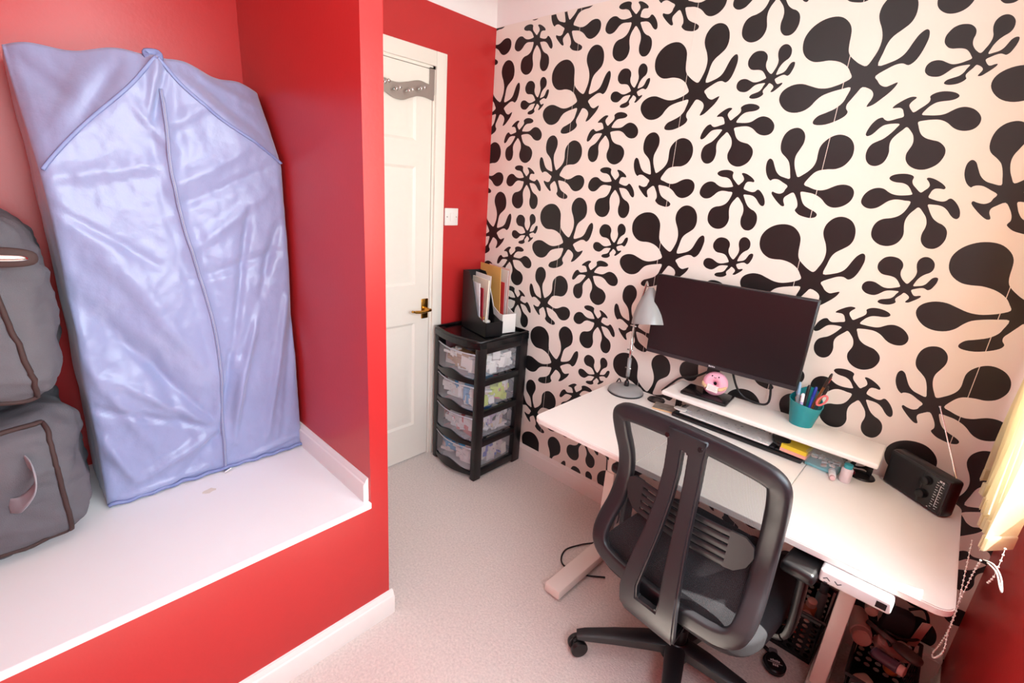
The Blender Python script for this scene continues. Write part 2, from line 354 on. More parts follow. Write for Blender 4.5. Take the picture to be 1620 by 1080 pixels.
# ---- window (beside the camera, out of frame) with a vertical blind
wn = empty('window_1', (L, (WY0 + WY1) / 2, WZ0)); wn['kind'] = 'structure'
def wf(bm):
    for a, b, c, d in ((WY0, WY0 + .05, WZ0, WZ1), (WY1 - .05, WY1, WZ0, WZ1), (WY0, WY1, WZ0, WZ0 + .05), (WY0, WY1, WZ1 - .05, WZ1), (-1.13, -1.08, WZ0, WZ1)):
        box(bm, L + .10, L + .16, a, b, c, d, .004)
W(part('window_frame', white, None, wf), wn)
for a, b in ((WY0 + .05, -1.13), (-1.08, WY1 - .05)):
    W(part('window_pane', glass, None, lambda bm: box(bm, L + .128, L + .132, a, b, WZ0 + .05, WZ1 - .05)), wn)
W(part('window_sill', white, None, lambda bm: box(bm, L - .004, L + .1, WY0 - .03, WY1 + .03, WZ0 - .025, WZ0, .006)), wn)
from mathutils.bvhtree import BVHTree
# ------------------------------------------------------------------ added fill lamp (unseen, out of frame, put in to brighten the room)
cl = tag(empty('fill_lamp', (1.25, -1.45, H)), 'added out-of-view fill lamp, white glass globe on the ceiling', 'lamp')
part('fill_lamp_plate', white, cl, lambda bm: lathe(bm, [(0, 0), (.06, 0), (.06, -.02), (.02, -.03), (0, -.03)], 24), smooth=40)
part('flex', white, cl, lambda bm: tube(bm, [(0, 0, -.02), (0, 0, -.16)], .004, 6))
part('fill_lamp_shade', clear('opal_glass', (250, 246, 238), .25), cl, lambda bm: lathe(bm, [(.03, -.16), (.07, -.18), (.095, -.24), (.08, -.3), (.05, -.33)], 24), smooth=True)
lo = bpy.data.objects.new('fill_light', fill_data); COL.objects.link(lo); lo.parent = cl; lo.location = (0, 0, -.24)
# ------------------------------------------------------------------ garment cover on the ledge
gb = tag(empty('garment_cover', (.17, -1.5, ZL)), 'shiny pale blue zipped garment rack cover standing on the white ledge', 'garment cover')
Y0, Y1, XF = -1.79, -1.213, .325
def pyz(x, y): p = px(x, y, 'x', XF); return (p.y, p.z)
ZIP = [pyz(*q) for q in ((247, 92), (256, 140), (262, 200), (268, 265), (285, 340), (303, 400), (322, 460), (338, 520), (347, 580), (352, 640), (355, 690), (358, 742))]
CRE = []
for (a, b, wd, h) in [((95, 462), (330, 650), .035, -.013), ((60, 300), (255, 470), .04, .008), ((180, 420), (345, 600), .03, .009), ((352, 678), (170, 600), .014, .007), ((352, 678), (150, 650), .012, -.007), ((352, 678), (230, 755), .016, .010), ((352, 680), (280, 770), .02, -.008), ((352, 678), (200, 545), .012, -.006),
    ((415, 440), (372, 660), .014, .011), ((440, 360), (385, 560), .014, -.010), ((395, 330), (368, 560), .012, -.008), ((455, 470), (425, 690), .012, .008), ((470, 420), (450, 690), .012, -.006), ((365, 560), (350, 690), .01, -.009), ((380, 590), (372, 700), .012, .009), ((275, 240), (205, 160), .012, .005), ((262, 110), (245, 190), .008, -.008), ((245, 110), (235, 185), .008, .006),
    ((265, 200), (340, 160), .016, .006), ((270, 300), (400, 230), .02, .007), ((275, 330), (440, 260), .012, -.004), ((75, 280), (260, 260), .02, .006), ((70, 320), (250, 420), .012, -.005), ((300, 400), (430, 300), .016, .006), ((310, 440), (440, 400), .014, -.006), ((165, 700), (215, 760), .016, .010), ((195, 790), (330, 740), .010, .007), ((380, 730), (470, 690), .008, .006),
    ((150, 100), (90, 200), .02, .007), ((190, 100), (130, 190), .014, -.006), ((30, 80), (110, 150), .02, -.008), ((300, 110), (420, 210), .016, -.006), ((330, 120), (430, 170), .014, .006), ((120, 560), (240, 700), .02, .007), ((240, 560), (300, 690), .018, -.006)]:
    CRE.append((pyz(*a), pyz(*b), wd, h))
def segd(y, z, a, b):
    dy, dz = b[0] - a[0], b[1] - a[1]; l2 = dy * dy + dz * dz
    t = max(0, min(1, ((y - a[0]) * dy + (z - a[1]) * dz) / l2))
    return math.hypot(y - a[0] - t * dy, z - a[1] - t * dz), t
UA = .475
def ztop(u): return 1.722 + .028 * max(0, 1 - abs(u - UA) / (UA if u < UA else 1 - UA)) + .006 * math.sin(u * 23)
def zseam(u): return 1.44 + (1.735 - 1.44) * (u / UA) if u < UA else 1.735 - (1.735 - 1.495) * (u - UA) / (1 - UA)
def front(u, v):
    zt, zs = ztop(u), zseam(u); z = ZL + .002 + v * (zt - ZL - .002)
    y = Y0 + (Y1 - Y0) * u
    if u < .5: y += (.5 - u) * 2 * .012 * math.sin(v * 3.1)          # slight sway of the left edge
    x = XF - .008 + .014 * math.sin(u * math.pi) * math.sin(v * math.pi)
    if z > zs: x -= (.125 * abs(u - UA) / .5 + .02) * ((z - zs) / max(.02, zt - zs))
    for a, b, wd, h in CRE:
        d, t = segd(y, z, a, b)
        if d < 3 * wd: x += 1.7 * h * math.exp(-(d / wd) ** 2) * (.35 + .65 * math.sin(math.pi * (.12 + .82 * t)))
    dz = min(segd(y, z, p, q)[0] for p, q in zip(ZIP, ZIP[1:]))
    x += .006 * math.exp(-(dz / .008) ** 2) - .005 * math.exp(-((dz - .03) / .015) ** 2)
    q = Vector((y * 9, z * 7, 3.3)); x += .006 * noise.noise(q) + .003 * noise.noise(q * 2.7 + Vector((0, y * 4, 0))) + .0015 * noise.noise(q * 6)
    return Vector((min(x, .362), y, z))
NU, NV, NS = 110, 150, 16
def bag(bm):
    G = []
    for j in range(NV + 1):
        v = j / NV; row = []
        fl, fr = front(0, v), front(1, v)
        for i in range(NS):
            t = i / NS; row.append(bm.verts.new((.02 + (fl.x - .02) * t, fl.y - .008 * math.sin(t * math.pi) * math.sin(v * 3.0) + .006 * noise.noise((t * 5, v * 8, 1)), fl.z - .012 * (1 - t) * v)))
        for i in range(NU + 1):
            p = front(i / NU, v)
            e = min(i, NU - i)                      # round the vertical edges
            if e < 4: p.x -= .010 * (1 - e / 4) ** 2
            row.append(bm.verts.new(p))
        for i in range(1, NS + 1):
            t = i / NS; row.append(bm.verts.new((fr.x + (.02 - fr.x) * t, min(fr.y + .004 * noise.noise((t * 5, v * 8, 4)), -1.206), fr.z - .012 * t * v)))
        G.append(row)
    for a, b in zip(G, G[1:]):
        for k in range(len(a) - 1): bm.faces.new((a[k], a[k + 1], b[k + 1], b[k]))
    top = G[-1]; prev = top[NS:NS + NU + 1]; nt_ = 8
    for s in range(1, nt_ + 1):
        cur = [bm.verts.new((v.co.x + (.02 - v.co.x) * s / nt_, v.co.y, v.co.z - .012 * s / nt_ - .02 * math.sin(s / nt_ * math.pi) * abs(math.sin(i * .11)) + .006 * noise.noise((i * .2, s * .7, 2)))) for i, v in enumerate(top[NS:NS + NU + 1])]
        for k in range(NU): bm.faces.new((prev[k], prev[k + 1], cur[k + 1], cur[k]))
        prev = cur
bs = W(part('cover_fabric', satin, None, bag, smooth=True), gb)
def uv_of(y, z):
    u = (y - Y0) / (Y1 - Y0); return u, (z - ZL) / (ztop(max(0, min(1, u))) - ZL)
def on_front(y, z, off=.003):
    u, v = uv_of(y, z); u = max(.004, min(.996, u)); p = front(u, min(v, .995)); return p + Vector((off, 0, 0))
def zipper(bm):
    pts = [on_front(p.x, p.y, .002) for p in smoothpts([Vector((a, b, 0)) for a, b in ZIP[1:]], 8)]
    tube(bm, pts, .0014, 6, up=Vector((1, 0, 0)), ra=.005)
zp = W(part('zipper', zipm, None, zipper, smooth=True), gb)
part('zip_teeth', col((160, 164, 186), .3), zp, lambda bm: tube(bm, [on_front(p.x, p.y, .0038) for p in smoothpts([Vector((a, b, 0)) for a, b in ZIP[1:]], 8)], .0013, 6), smooth=True)
part('zip_pull', chrome, zp, lambda bm: box(bm, -.004, .004, -.012, .012, -.003, .003, .002, M=T(on_front(*pyz(360, 744), .012) + Vector((.004, 0, .004))) @ RX(20)))
for pth in (((247, 88), (215, 125), (185, 152), (150, 180), (110, 215), (80, 245), (60, 268)), ((251, 88), (285, 130), (322, 165), (360, 195), (400, 222), (430, 245), (449, 260))):
    W(part('shoulder_seam', satin_d, None, lambda bm: tube(bm, [on_front(p.x, p.y, .002) for p in smoothpts([Vector((*pyz(*q), 0)) for q in pth], 5)], .0014, 6, up=Vector((1, 0, 0)), ra=.0045), smooth=True), gb)
W(part('hem', satin_d, None, lambda bm: tube(bm, [front(i / 60, .004) + Vector((.006, 0, .004 + .003 * math.sin(i))) for i in range(61)], .006, 6), smooth=True), gb)
W(part('hanger_loop', satin_d, None, lambda bm: tube(bm, smoothpts([on_front(*pyz(238, 86), -.004), on_front(*pyz(240, 80), -.02) + Vector((0, -.005, .012)), on_front(*pyz(250, 78), -.02) + Vector((0, .005, .014)), on_front(*pyz(256, 88), -.004)], 5), .003, 6, ra=.009, up=Vector((1, 0, 0))), smooth=True), gb)
# ------------------------------------------------------------------ two grey storage bags
def storage_bag(label, z0, z1, sx, yc, w_, seed, ta=.80, tb=.80):
    h = z1 - z0; t = tag(empty('storage_bag', (sx / 2 + .01, yc, z0)), label, 'storage bag', 'grey fabric storage bags stacked on the ledge')
    body = part('bag_body', grey, t, lambda bm: rbox(bm, sx, w_, h, 4.8, 44, T((0, 0, h / 2)), .03, 7, seed), smooth=True)
    fx = sx / 2; e = w_ / 2
    tree = BVHTree.FromPolygons([v.co for v in body.data.vertices], [p.vertices[:] for p in body.data.polygons])
    def pipe(pts, nm='piping'):
        P = []
        for p in smoothpts(pts, 10):
            c_, n_, i_, d_ = tree.find_nearest(p); P.append(c_ + n_ * .002)
        part(nm, brown, t, lambda bm: tube(bm, P, .006, 6), smooth=True)
    # corner piping down the front edge and round the top and bottom of the front
    pipe([(fx * .80, e * ta, h * .97), (fx * .93, e * (ta * .8 + tb * .2), h * .80), (fx * .965, e * (ta + tb) / 2, h * .5), (fx * .94, e * (ta * .2 + tb * .8), h * .2), (fx * .80, e * tb, h * .03)])
    pipe([(fx * .80, e * .80, h * .03), (fx * .93, e * .3, h * .045), (fx * .94, -e * .3, h * .045), (fx * .8, -e * .82, h * .03)])
    pipe([(fx * .80, e * .80, h * .97), (fx * .93, e * .3, h * .955), (fx * .94, -e * .3, h * .955), (fx * .8, -e * .82, h * .97)])
    return t, fx, h, e
t, fx, h, e = storage_bag('grey fabric storage bag with brown piping, lower of the stacked pair', ZL + .008, .862, .455, -2.10, .565, 1)
part('webbing_handle', webb, t, lambda bm: tube(bm, smoothpts([(fx - .004, .175, .275), (fx + .03, .185, .262), (fx + .04, .18, .22), (fx + .025, .15, .18), (fx - .004, .13, .17)], 6), .002, 8, ra=.02, up=Vector((0, 1, .0))), smooth=True)
t, fx, h, e = storage_bag('grey fabric storage bag with chrome-trimmed handle slot, on top of the stacked pair', .89, 1.350, .45, -2.088, .545, 2, .62, .78)
part('handle_surround', brown, t, lambda bm: rbox(bm, .02, .16, .045, 3, 6, T((fx - .004, .185, h * .80)) @ RX(-4)), smooth=True)
part('handle_bar', chrome, t, lambda bm: rbox(bm, .026, .14, .018, 3, 6, T((fx, .18, h * .80)) @ RX(-4)), smooth=True)
# ------------------------------------------------------------------ light switch
s = tag(empty('light_switch', (0, -.258, 1.324)), 'white single rocker light switch on the red wall beside the door', 'switch')
part('plate', white, s, lambda bm: box(bm, 0, .009, -.043, .043, -.043, .043, .003), smooth=30)
part('rocker', white, s, lambda bm: box(bm, .008, .014, -.011, .011, -.02, .02, .002, M=RY(4)), smooth=30)
for k in (-1, 1): part('screw', chrome, s, lambda bm: lathe(bm, [(0, .002), (.003, .0015), (.0035, 0)], 10, T((.009, k * .03, 0)) @ RY(90)))
# ------------------------------------------------------------------ over-door hook rack
hr = tag(empty('hook_rack', (.004, -.62, 1.8)), 'wavy brushed steel over-door rack with paired knobs', 'hook rack')
def hy(X): return px(X, 150, 'x', .006).y + .62
def hzv(X, Y): return px(X, Y, 'x', .006).z - 1.8
TOP = [(540, 105), (575, 117), (590, 123), (606, 122), (618, 127), (630, 130), (645, 129), (662, 127), (675, 132), (686, 137)]
BOT = [(686, 160), (672, 154), (660, 152), (648, 155), (636, 158), (622, 154), (606, 143), (590, 140), (575, 136), (540, 128)]
def rk(bm):
    pts = smoothpts([Vector((.002, hy(a), hzv(a, b))) for a, b in TOP], 4) + smoothpts([Vector((.002, hy(a), hzv(a, b))) for a, b in BOT], 4)
    poly(bm, pts, Vector((.003, 0, 0)))
part('wavy_plate', steel, hr, rk)
def strap(Y):
    zt = DZ - .012 - 1.8
    part('door_strap', steel, hr, lambda bm: (box(bm, .0, .0022, Y - .014, Y + .014, hzv(684, 150), zt + .004), box(bm, -.046, .0022, Y - .014, Y + .014, zt - .0005, zt + .004)))
strap(hy(683.5)); strap(hy(683.5) - .42)
for X, Y in ((607, 129), (625, 140), (645, 143), (664, 140), (580, 128)):
    for k in (-.009, .009):
        part('knob', chrome, hr, lambda bm: lathe(bm, [(0, 0), (.005, 0), (.004, .012), (.008, .016), (.009, .022), (.006, .028), (0, .029)], 14, T((.004, hy(X) + k, hzv(X, Y) + k * .4)) @ RY(90)), smooth=True)
# ------------------------------------------------------------------ drawer tower in the corner
TX0, TX1, TY0, TY1, TH = .045, .395, -.378, -.025, .765
tw = tag(empty('drawer_tower', ((TX0 + TX1) / 2, (TY0 + TY1) / 2, 0)), 'black plastic four-drawer tower with see-through drawers in the corner', 'drawer unit')
hw, hd_ = (TX1 - TX0) / 2, (TY1 - TY0) / 2
PITCH = .172; Z0D = .03
def tframe(bm):
    for sx in (-1, 1):
        for sy in (-1, 1):
            box(bm, sx * hw - (.034 if sx > 0 else 0), sx * hw + (0 if sx > 0 else .034), sy * hd_ - (.06 if sy > 0 else 0), sy * hd_ + (0 if sy > 0 else .052), 0, TH, .006)
    for k in range(5):
        z = .012 + k * PITCH
        zz = min(z, TH - .05); t_ = .035 if k else .04
        for sx in (-1, 1): box(bm, sx * (hw - .012) - .009, sx * (hw - .012) + .009, -hd_ + .02, hd_ - .02, zz, zz + t_, .003)
        box(bm, -hw + .015, hw - .015, hd_ - .02, hd_ - .004, zz, zz + t_, .003)
part('frame', blackp, tw, tframe, smooth=30)
def ttop(bm):
    n = 14; pr = [(-hw + 2 * hw * i / n, -hd_ - .03 * math.sin(math.pi * i / n)) for i in range(n + 1)]
    poly(bm, [(x, y, TH - .034) for x, y in pr] + [(hw, hd_, TH - .034), (-hw, hd_, TH - .034)], Vector((0, 0, .03)))
part('top_tray', blackg, tw, ttop)
def rim(bm):
    n = 14; pr = [(-hw + .006 + 2 * (hw - .006) * i / n, -hd_ + .004 - .028 * math.sin(math.pi * i / n), TH + .002) for i in range(n + 1)]
    tube(bm, pr + [(hw - .006, hd_ - .006, TH + .002), (-hw + .006, hd_ - .006, TH + .002)], .008, 6, True)
part('top_rim', blackp, tw, rim, smooth=True)
def arcp(i, n, d=.03, inset=.0): return (-hw + .03 + 2 * (hw - .03) * i / n, -hd_ + .006 - d * math.sin(math.pi * i / n) + inset)
for k in range(4):
    z0 = .05 + k * PITCH; z1 = z0 + PITCH - .04
    dr = empty('drawer', (0, 0, z0)); dr.parent = tw; hh = z1 - z0
    def shell(bm):
        n = 14; ring = [arcp(i, n) for i in range(n + 1)] + [(hw - .03, hd_ - .03), (-hw + .03, hd_ - .03)]
        a = [bm.verts.new((x, y, 0.004)) for x, y in ring]; b = [bm.verts.new((x, y, hh)) for x, y in ring]
        m = len(ring)
        for i in range(m): bm.faces.new((a[i], a[(i + 1) % m], b[(i + 1) % m], b[i]))
        bm.faces.new(a)
    part('drawer_shell', clearp, dr, shell, smooth=30)
    def lip(bm):       # black curved front rail with the scooped handle
        n = 18; t0, b0 = [], []
        for i in range(n + 1):
            x, y = arcp(i, n, .034, -.004); s_ = math.sin(math.pi * i / n)
            t0.append(Vector((x, y, -.004 + .030 * s_ ** 3))); b0.append(Vector((x, y - .002, -.024)))
        a = [bm.verts.new(p) for p in t0]; b = [bm.verts.new(p) for p in b0]; c = [bm.verts.new(p + Vector((0, .012, 0))) for p in t0]; d = [bm.verts.new(p + Vector((0, .012, 0))) for p in b0]
        for i in range(n):
            for p, q in ((a, b), (c, a), (d, c), (b, d)): bm.faces.new((p[i], p[i + 1], q[i + 1], q[i]))
    part('drawer_lip', blackp, dr, lip, smooth=40)
    part('drawer_edge', col((190, 192, 200), .2), dr, lambda bm: tube(bm, [(*arcp(i, 14, .032, -.002), hh - .002) for i in range(15)], .0035, 6), smooth=True)
    PAL = [[(236, 232, 228), (222, 205, 180), (205, 208, 214), (180, 140, 100), (240, 238, 232), (120, 130, 120)], [(228, 226, 226), (200, 215, 90), (120, 170, 205), (70, 150, 200), (215, 190, 170), (230, 120, 140)], [(226, 222, 224), (190, 170, 200), (70, 110, 160), (200, 90, 90), (210, 190, 160), (110, 80, 70)], [(226, 214, 214), (120, 130, 200), (200, 90, 80), (80, 160, 210), (230, 225, 215), (90, 90, 100)]][3 - k]
    def clutter(bm):
        rnd = random.Random(40 + k)
        for q in range(84):
            sx, sy, sz = rnd.uniform(.03, .09), rnd.uniform(.02, .06), rnd.uniform(.008, .04)
            if q < 12: sx, sz = rnd.uniform(.06, .12), rnd.uniform(.03, .07)
            x = rnd.uniform(-hw + .07, hw - .07); y = rnd.uniform(-hd_ + .06, hd_ - .09); z = rnd.uniform(.02, hh - .03)
            if q % 3 == 0: y = -hd_ + .04 + rnd.random() * .02
            elif q % 3 == 1: x = hw - .066 - rnd.random() * .015
            box(bm, -sx / 2, sx / 2, -sy / 2, sy / 2, -sz / 2, sz / 2, .002, 1, M=T((x, y, z)) @ RZ(rnd.uniform(-40, 40)) @ RX(rnd.uniform(-14, 14)), mi=q % 6 if rnd.random() < .55 else 0)
        for v in bm.verts:
            v.co.x = max(-hw + .036, min(hw - .036, v.co.x)); v.co.y = max(-hd_ + .02, min(hd_ - .036, v.co.y)); v.co.z = max(.006, min(hh - .004, v.co.z))
    o = part('craft_supplies', [col(c, .6) for c in PAL], None, clutter)
    o.location = (tw.location.x, tw.location.y, z0 + .0)
    tag(o, ['loose pale papers and packets inside the top see-through drawer', 'bright craft packets and a lime pouch inside the second see-through drawer', 'mixed small craft pieces inside the third see-through drawer', 'coloured packets and books inside the bottom see-through drawer'][3 - k], 'craft supplies', kind='stuff')
# ---- files and papers on the tower
def magfile(name, label, m, cx, cy, wx, dy, hh, front_h, rz):
    """open magazine holder, tall at the back (+y local), low lip at the front"""
    t_ = tag(empty(name, (cx, cy, TH + .0), math.radians(rz)), label, 'file holder')
    th = .003
    side = [(-dy / 2, 0), (dy / 2, 0), (dy / 2, hh), (dy / 2 - .06, hh), (dy / 2 - .10, hh * .86), (-dy / 2 + .09, front_h * 1.25), (-dy / 2 + .03, front_h), (-dy / 2, front_h)]
    for s_ in (-1, 1): part('side_panel', m, t_, lambda bm: poly(bm, [(s_ * wx / 2 - (th if s_ > 0 else 0), y, z) for y, z in side], Vector((th, 0, 0))))
    part('back_panel', m, t_, lambda bm: box(bm, -wx / 2, wx / 2, dy / 2 - th, dy / 2, 0, hh))
    part('front_panel', m, t_, lambda bm: box(bm, -wx / 2, wx / 2, -dy / 2, -dy / 2 + th, 0, front_h))
    part('base_panel', m, t_, lambda bm: box(bm, -wx / 2, wx / 2, -dy / 2, dy / 2, 0, th))
    return t_
magfile('magazine_file', 'black plastic magazine file on top of the drawer tower', blackp, .225, -.215, .10, .25, .30, .075, 78)
magfile('magazine_file', 'white card magazine file beside the black one on the drawer tower', white, .215, -.10, .085, .25, .29, .10, 78)
def sheet(name, label, cat, rgb, cx, cy, z0, wd, hh, rz, tilt, th=.002, group=None):
    o = part(name, col(rgb, .6), None, lambda bm: box(bm, -wd / 2, wd / 2, -th / 2, th / 2, 0, hh, 0), loc=(cx, cy, TH + z0), rot=(math.radians(tilt), 0, math.radians(rz)))
    return tag(o, label, cat, group)
sheet('brown_envelope', 'tan paper envelope standing in the white magazine file', 'envelope', (222, 176, 98), .17, -.104, .004, .20, .325, -12, 2, .003)
sheet('document_sheet', 'white printed sheet leaning in the white magazine file', 'paper', (240, 236, 230), .185, -.082, .004, .20, .31, -12, -1)
sheet('pink_folder', 'pale pink folder at the back of the white magazine file', 'folder', (236, 200, 190), .19, -.07, .004, .20, .318, -12, 0)
sheet('pattern_card', 'red and white patterned card beside the tan envelope', 'card', (208, 60, 62), .262, -.112, .004, .045, .25, -12, 1)
sheet('notebook', 'cream notebook standing in the black magazine file', 'notebook', (238, 228, 208), .178, -.203, .004, .17, .265, -12, -2, .008)
sheet('dotted_paper', 'white paper with a curved edge in the black magazine file', 'paper', (244, 240, 236), .175, -.188, .004, .17, .285, -12, -2)
sheet('crimson_booklet', 'thin crimson booklet in the black magazine file', 'booklet', (176, 40, 56), .178, -.218, .004, .15, .225, -12, 1, .004)
sheet('white_booklet', 'white booklet at the front side of the black magazine file', 'booklet', (226, 226, 230), .172, -.232, .004, .15, .25, -12, 2, .004)
for q, (rgb, nm) in enumerate((((236, 140, 50), 'orange'), ((90, 130, 200), 'blue'), ((240, 235, 225), 'white'), ((170, 120, 50), 'brown'))):
    tag(part('sweet_packet', col(rgb, .4), None, lambda bm: rbox(bm, .045, .03, .018, 3, 4, RZ(20 * q)), True, loc=(.272 - q * .012, -.206 - .013 * (q % 2), TH + .014 + .019 * q)), nm + ' wrapped packet tucked in the front of the black magazine file', 'packet', 'small packets in the black magazine file')
# ------------------------------------------------------------------ desk
ZD = .665; DX0, DX1, DYF, DYB = .937, 2.148, -.60, -.022
dk = tag(empty('standing_desk', ((DX0 + DX1) / 2, (DYF + DYB) / 2, 0)), 'white height-adjustable desk along the patterned wall', 'desk')
def top_panel(a, b, rl, rr):
    def fn(bm):
        r = .035; pts = []
        def corner(cx, cy, a0):
            for i in range(7):
                t_ = math.radians(a0 + 90 * i / 6); pts.append((cx + r * math.cos(t_), cy + r * math.sin(t_), ZD - .02))
        if rl: corner(a + r, DYF + r, 180)
        else: pts.append((a, DYF, ZD - .02))
        if rr: corner(b - r, DYF + r, 270)
        else: pts.append((b, DYF, ZD - .02))
        if rr: corner(b - r, DYB - r, 0)
        else: pts.append((b, DYB, ZD - .02))
        if rl: corner(a + r, DYB - r, 90)
        else: pts.append((a, DYB, ZD - .02))
        poly(bm, pts, Vector((0, 0, .02)))
        es = [e_ for e_ in bm.edges if abs(e_.verts[0].co.z - e_.verts[1].co.z) < 1e-5 and len(e_.link_faces) == 2 and e_.calc_face_angle(0) > .5]
        bmesh.ops.bevel(bm, geom=es, offset=.0025 if rl or rr else .001, segments=2, affect='EDGES')
    W(part('tabletop_panel', deskw, None, fn, smooth=30), dk)
top_panel(DX0, 1.369, True, False); top_panel(1.370, 1.756, False, False); top_panel(1.757, DX1, False, True)
for X, fw in ((1.152, .036), (1.968, .028)):
    lg = W(part('leg', legw, None, lambda bm: (box(bm, X - .021, X + .021, -.345, -.275, .05, .42, .005), box(bm, X - .017, X + .017, -.340, -.280, .40, ZD - .03, .004)), smooth=30), dk)
    W(part('foot', legw, None, lambda bm: (box(bm, X - fw, X + fw, -.66, -.03, .012, .052, .008), box(bm, X - .02, X + .02, -.62, -.58, 0, .014), box(bm, X - .02, X + .02, -.1, -.06, 0, .014)), smooth=30), dk)
    W(part('top_bracket', legw, None, lambda bm: box(bm, X - .025, X + .025, -.56, -.06, ZD - .045, ZD - .0205, .003)), dk)
W(part('crossbar', legw, None, lambda bm: box(bm, 1.16, 1.96, -.33, -.28, ZD - .06, ZD - .022, .004)), dk)
cp = W(part('control_panel', col((222, 226, 226), .25), None, lambda bm: box(bm, 1.905, 2.05, -.632, -.57, ZD - .056, ZD - .0205, .007, 3), smooth=30), dk)
def arrows(bm):
    for cx, up in ((1.922, 1), (1.945, -1)):
        for s_ in (-1, 1): box(bm, -.005, .005, -.0005, .0005, -.0011, .0011, M=T((cx + s_ * .0032, -.6323, ZD - .040)) @ RY(-s_ * up * -40))
    box(bm, 1.918, 1.926, -.6327, -.6317, ZD - .052, ZD - .050)
part('arrow_marks', col((70, 80, 86), .5), cp, arrows)
part('display', blackg, cp, lambda bm: box(bm, 2.020, 2.040, -.6328, -.631, ZD - .048, ZD - .032))
for (gx, gy) in ((1.168, -.066), (1.902, -.075)):
    W(part('cable_grommet', blackp, None, lambda bm: lathe(bm, [(0, .0025), (.02, .003), (.022, .005), (.034, .005), (.037, .001), (.037, -.001), (0, -.001)], 28, T((gx, gy, ZD))), smooth=40), dk)
# ------------------------------------------------------------------ monitor riser
ZR = .775; RX0, RX1, RYF, RYB = 1.244, 1.938, -.205, -.026
rs = tag(empty('monitor_riser', ((RX0 + RX1) / 2, (RYF + RYB) / 2, ZD)), 'long white monitor riser shelf at the back of the desk', 'riser shelf')
W(part('shelf_board', deskw, None, lambda bm: box(bm, RX0, RX1, RYF, RYB, ZR - .018, ZR, .006, 3), smooth=30), rs)
for X in (RX0 + .006, RX1 - .028): W(part('support', blackp, None, lambda bm: box(bm, X, X + .015, RYB - .035, RYB - .005, ZD + (.006 if X > 1.5 else .001), ZR - .018)), rs)
# ------------------------------------------------------------------ monitor
mn = tag(empty('monitor', (1.385, -.10, ZR), math.radians(4)), 'black flat-screen computer monitor on the white riser', 'monitor')
MW, MH, MZ = .545, .315, .115
TL_ = RX(-2)
part('housing', blackp, mn, lambda bm: (box(bm, -MW / 2, MW / 2, -.028, -.008, MZ, MZ + MH, .004, 2, M=T((.01, 0, 0))), box(bm, -MW * .3, MW * .3, -.01, .014, MZ + .05, MZ + MH * .75, .008, 2, M=T((.01, 0, 0)))), smooth=30)
sp = part('screen_panel', screen, mn, lambda bm: box(bm, -MW / 2 + .006, MW / 2 - .006, -.0288, -.0275, MZ + .017, MZ + MH - .006, M=T((.01, 0, 0))))
part('chin', col((46, 42, 46), .35), mn, lambda bm: box(bm, -MW / 2 + .003, MW / 2 - .003, -.0300, -.0275, MZ + .003, MZ + .0165, M=T((.01, 0, 0))))
part('badge', col((196, 196, 200), .3), mn, lambda bm: [box(bm, -.012 + .0062 * i, -.012 + .0062 * i + .0045, -.0306, -.0299, MZ + .007, MZ + .0125 - .001 * (i % 2)) for i in range(4)])
part('neck', blackp, mn, lambda bm: box(bm, -.022, .022, -.004, .014, .006, MZ + .12, .004), smooth=30)
part('stand_base', blackg, mn, lambda bm: box(bm, -.085, .085, -.062, .058, 0, .012, .009, 3, M=T((.0, -.012, 0))), smooth=30)
# ------------------------------------------------------------------ doughnut plush
dp = tag(empty('doughnut_plush', (1.405, -.118, ZR + .0125), rot=(math.radians(-12), 0, math.radians(2))), 'pink smiling doughnut plush holding a small white card', 'plush toy')
def tor(R0_, r0, M, bm, n=28, m=14, a0=0, sq=1):
    tube(bm, [M @ Vector((R0_ * math.cos(2 * math.pi * i / n), 0, R0_ * math.sin(2 * math.pi * i / n))) for i in range(n)], r0, m, True)
part('body', pink, dp, lambda bm: tor(.026, .0195, T((0, 0, .0455)), bm), smooth=True)
part('dough_back', beige, dp, lambda bm: tor(.025, .018, T((0, .009, .0445)), bm), smooth=True)
for s_ in (-1, 1):
    part('eye', blackg, dp, lambda bm: rbox(bm, .0055, .004, .0065, 2, 4, T((s_ * .012, -.0182, .073))), smooth=True)
    part('arm', beige, dp, lambda bm: tube(bm, smoothpts([(s_ * .041, -.006, .042), (s_ * .036, -.018, .034), (s_ * .022, -.026, .028)], 4), [.006] * 5 + [.0065] * 4, 8), smooth=True)
part('mouth', blackg, dp, lambda bm: tube(bm, smoothpts([(-.004, -.0193, .0705), (0, -.0198, .0675), (.004, -.0193, .0705)], 4), .0009, 6), smooth=True)
cd = part('card', white, dp, lambda bm: box(bm, -.021, .021, -.0275, -.0262, .016, .040, M=RY(4)))
part('printed_lines', col((150, 150, 155), .6), cd, lambda bm: [box(bm, -.016, .016 - .004 * (i % 2), -.0279, -.0274, .0345 - .0045 * i, .0352 - .0045 * i, M=RY(4)) for i in range(4)])
rnd = random.Random(3)
for i in range(9):
    a = rnd.uniform(.2, 6); part('sprinkle', col([(250, 240, 120), (140, 200, 240), (250, 250, 250)][i % 3], .5), dp, lambda bm: rbox(bm, .004, .002, .0015, 2.5, 2, T((.028 * math.cos(a), -.0185, .0455 + .028 * math.sin(a))) @ RY(rnd.uniform(0, 180))))
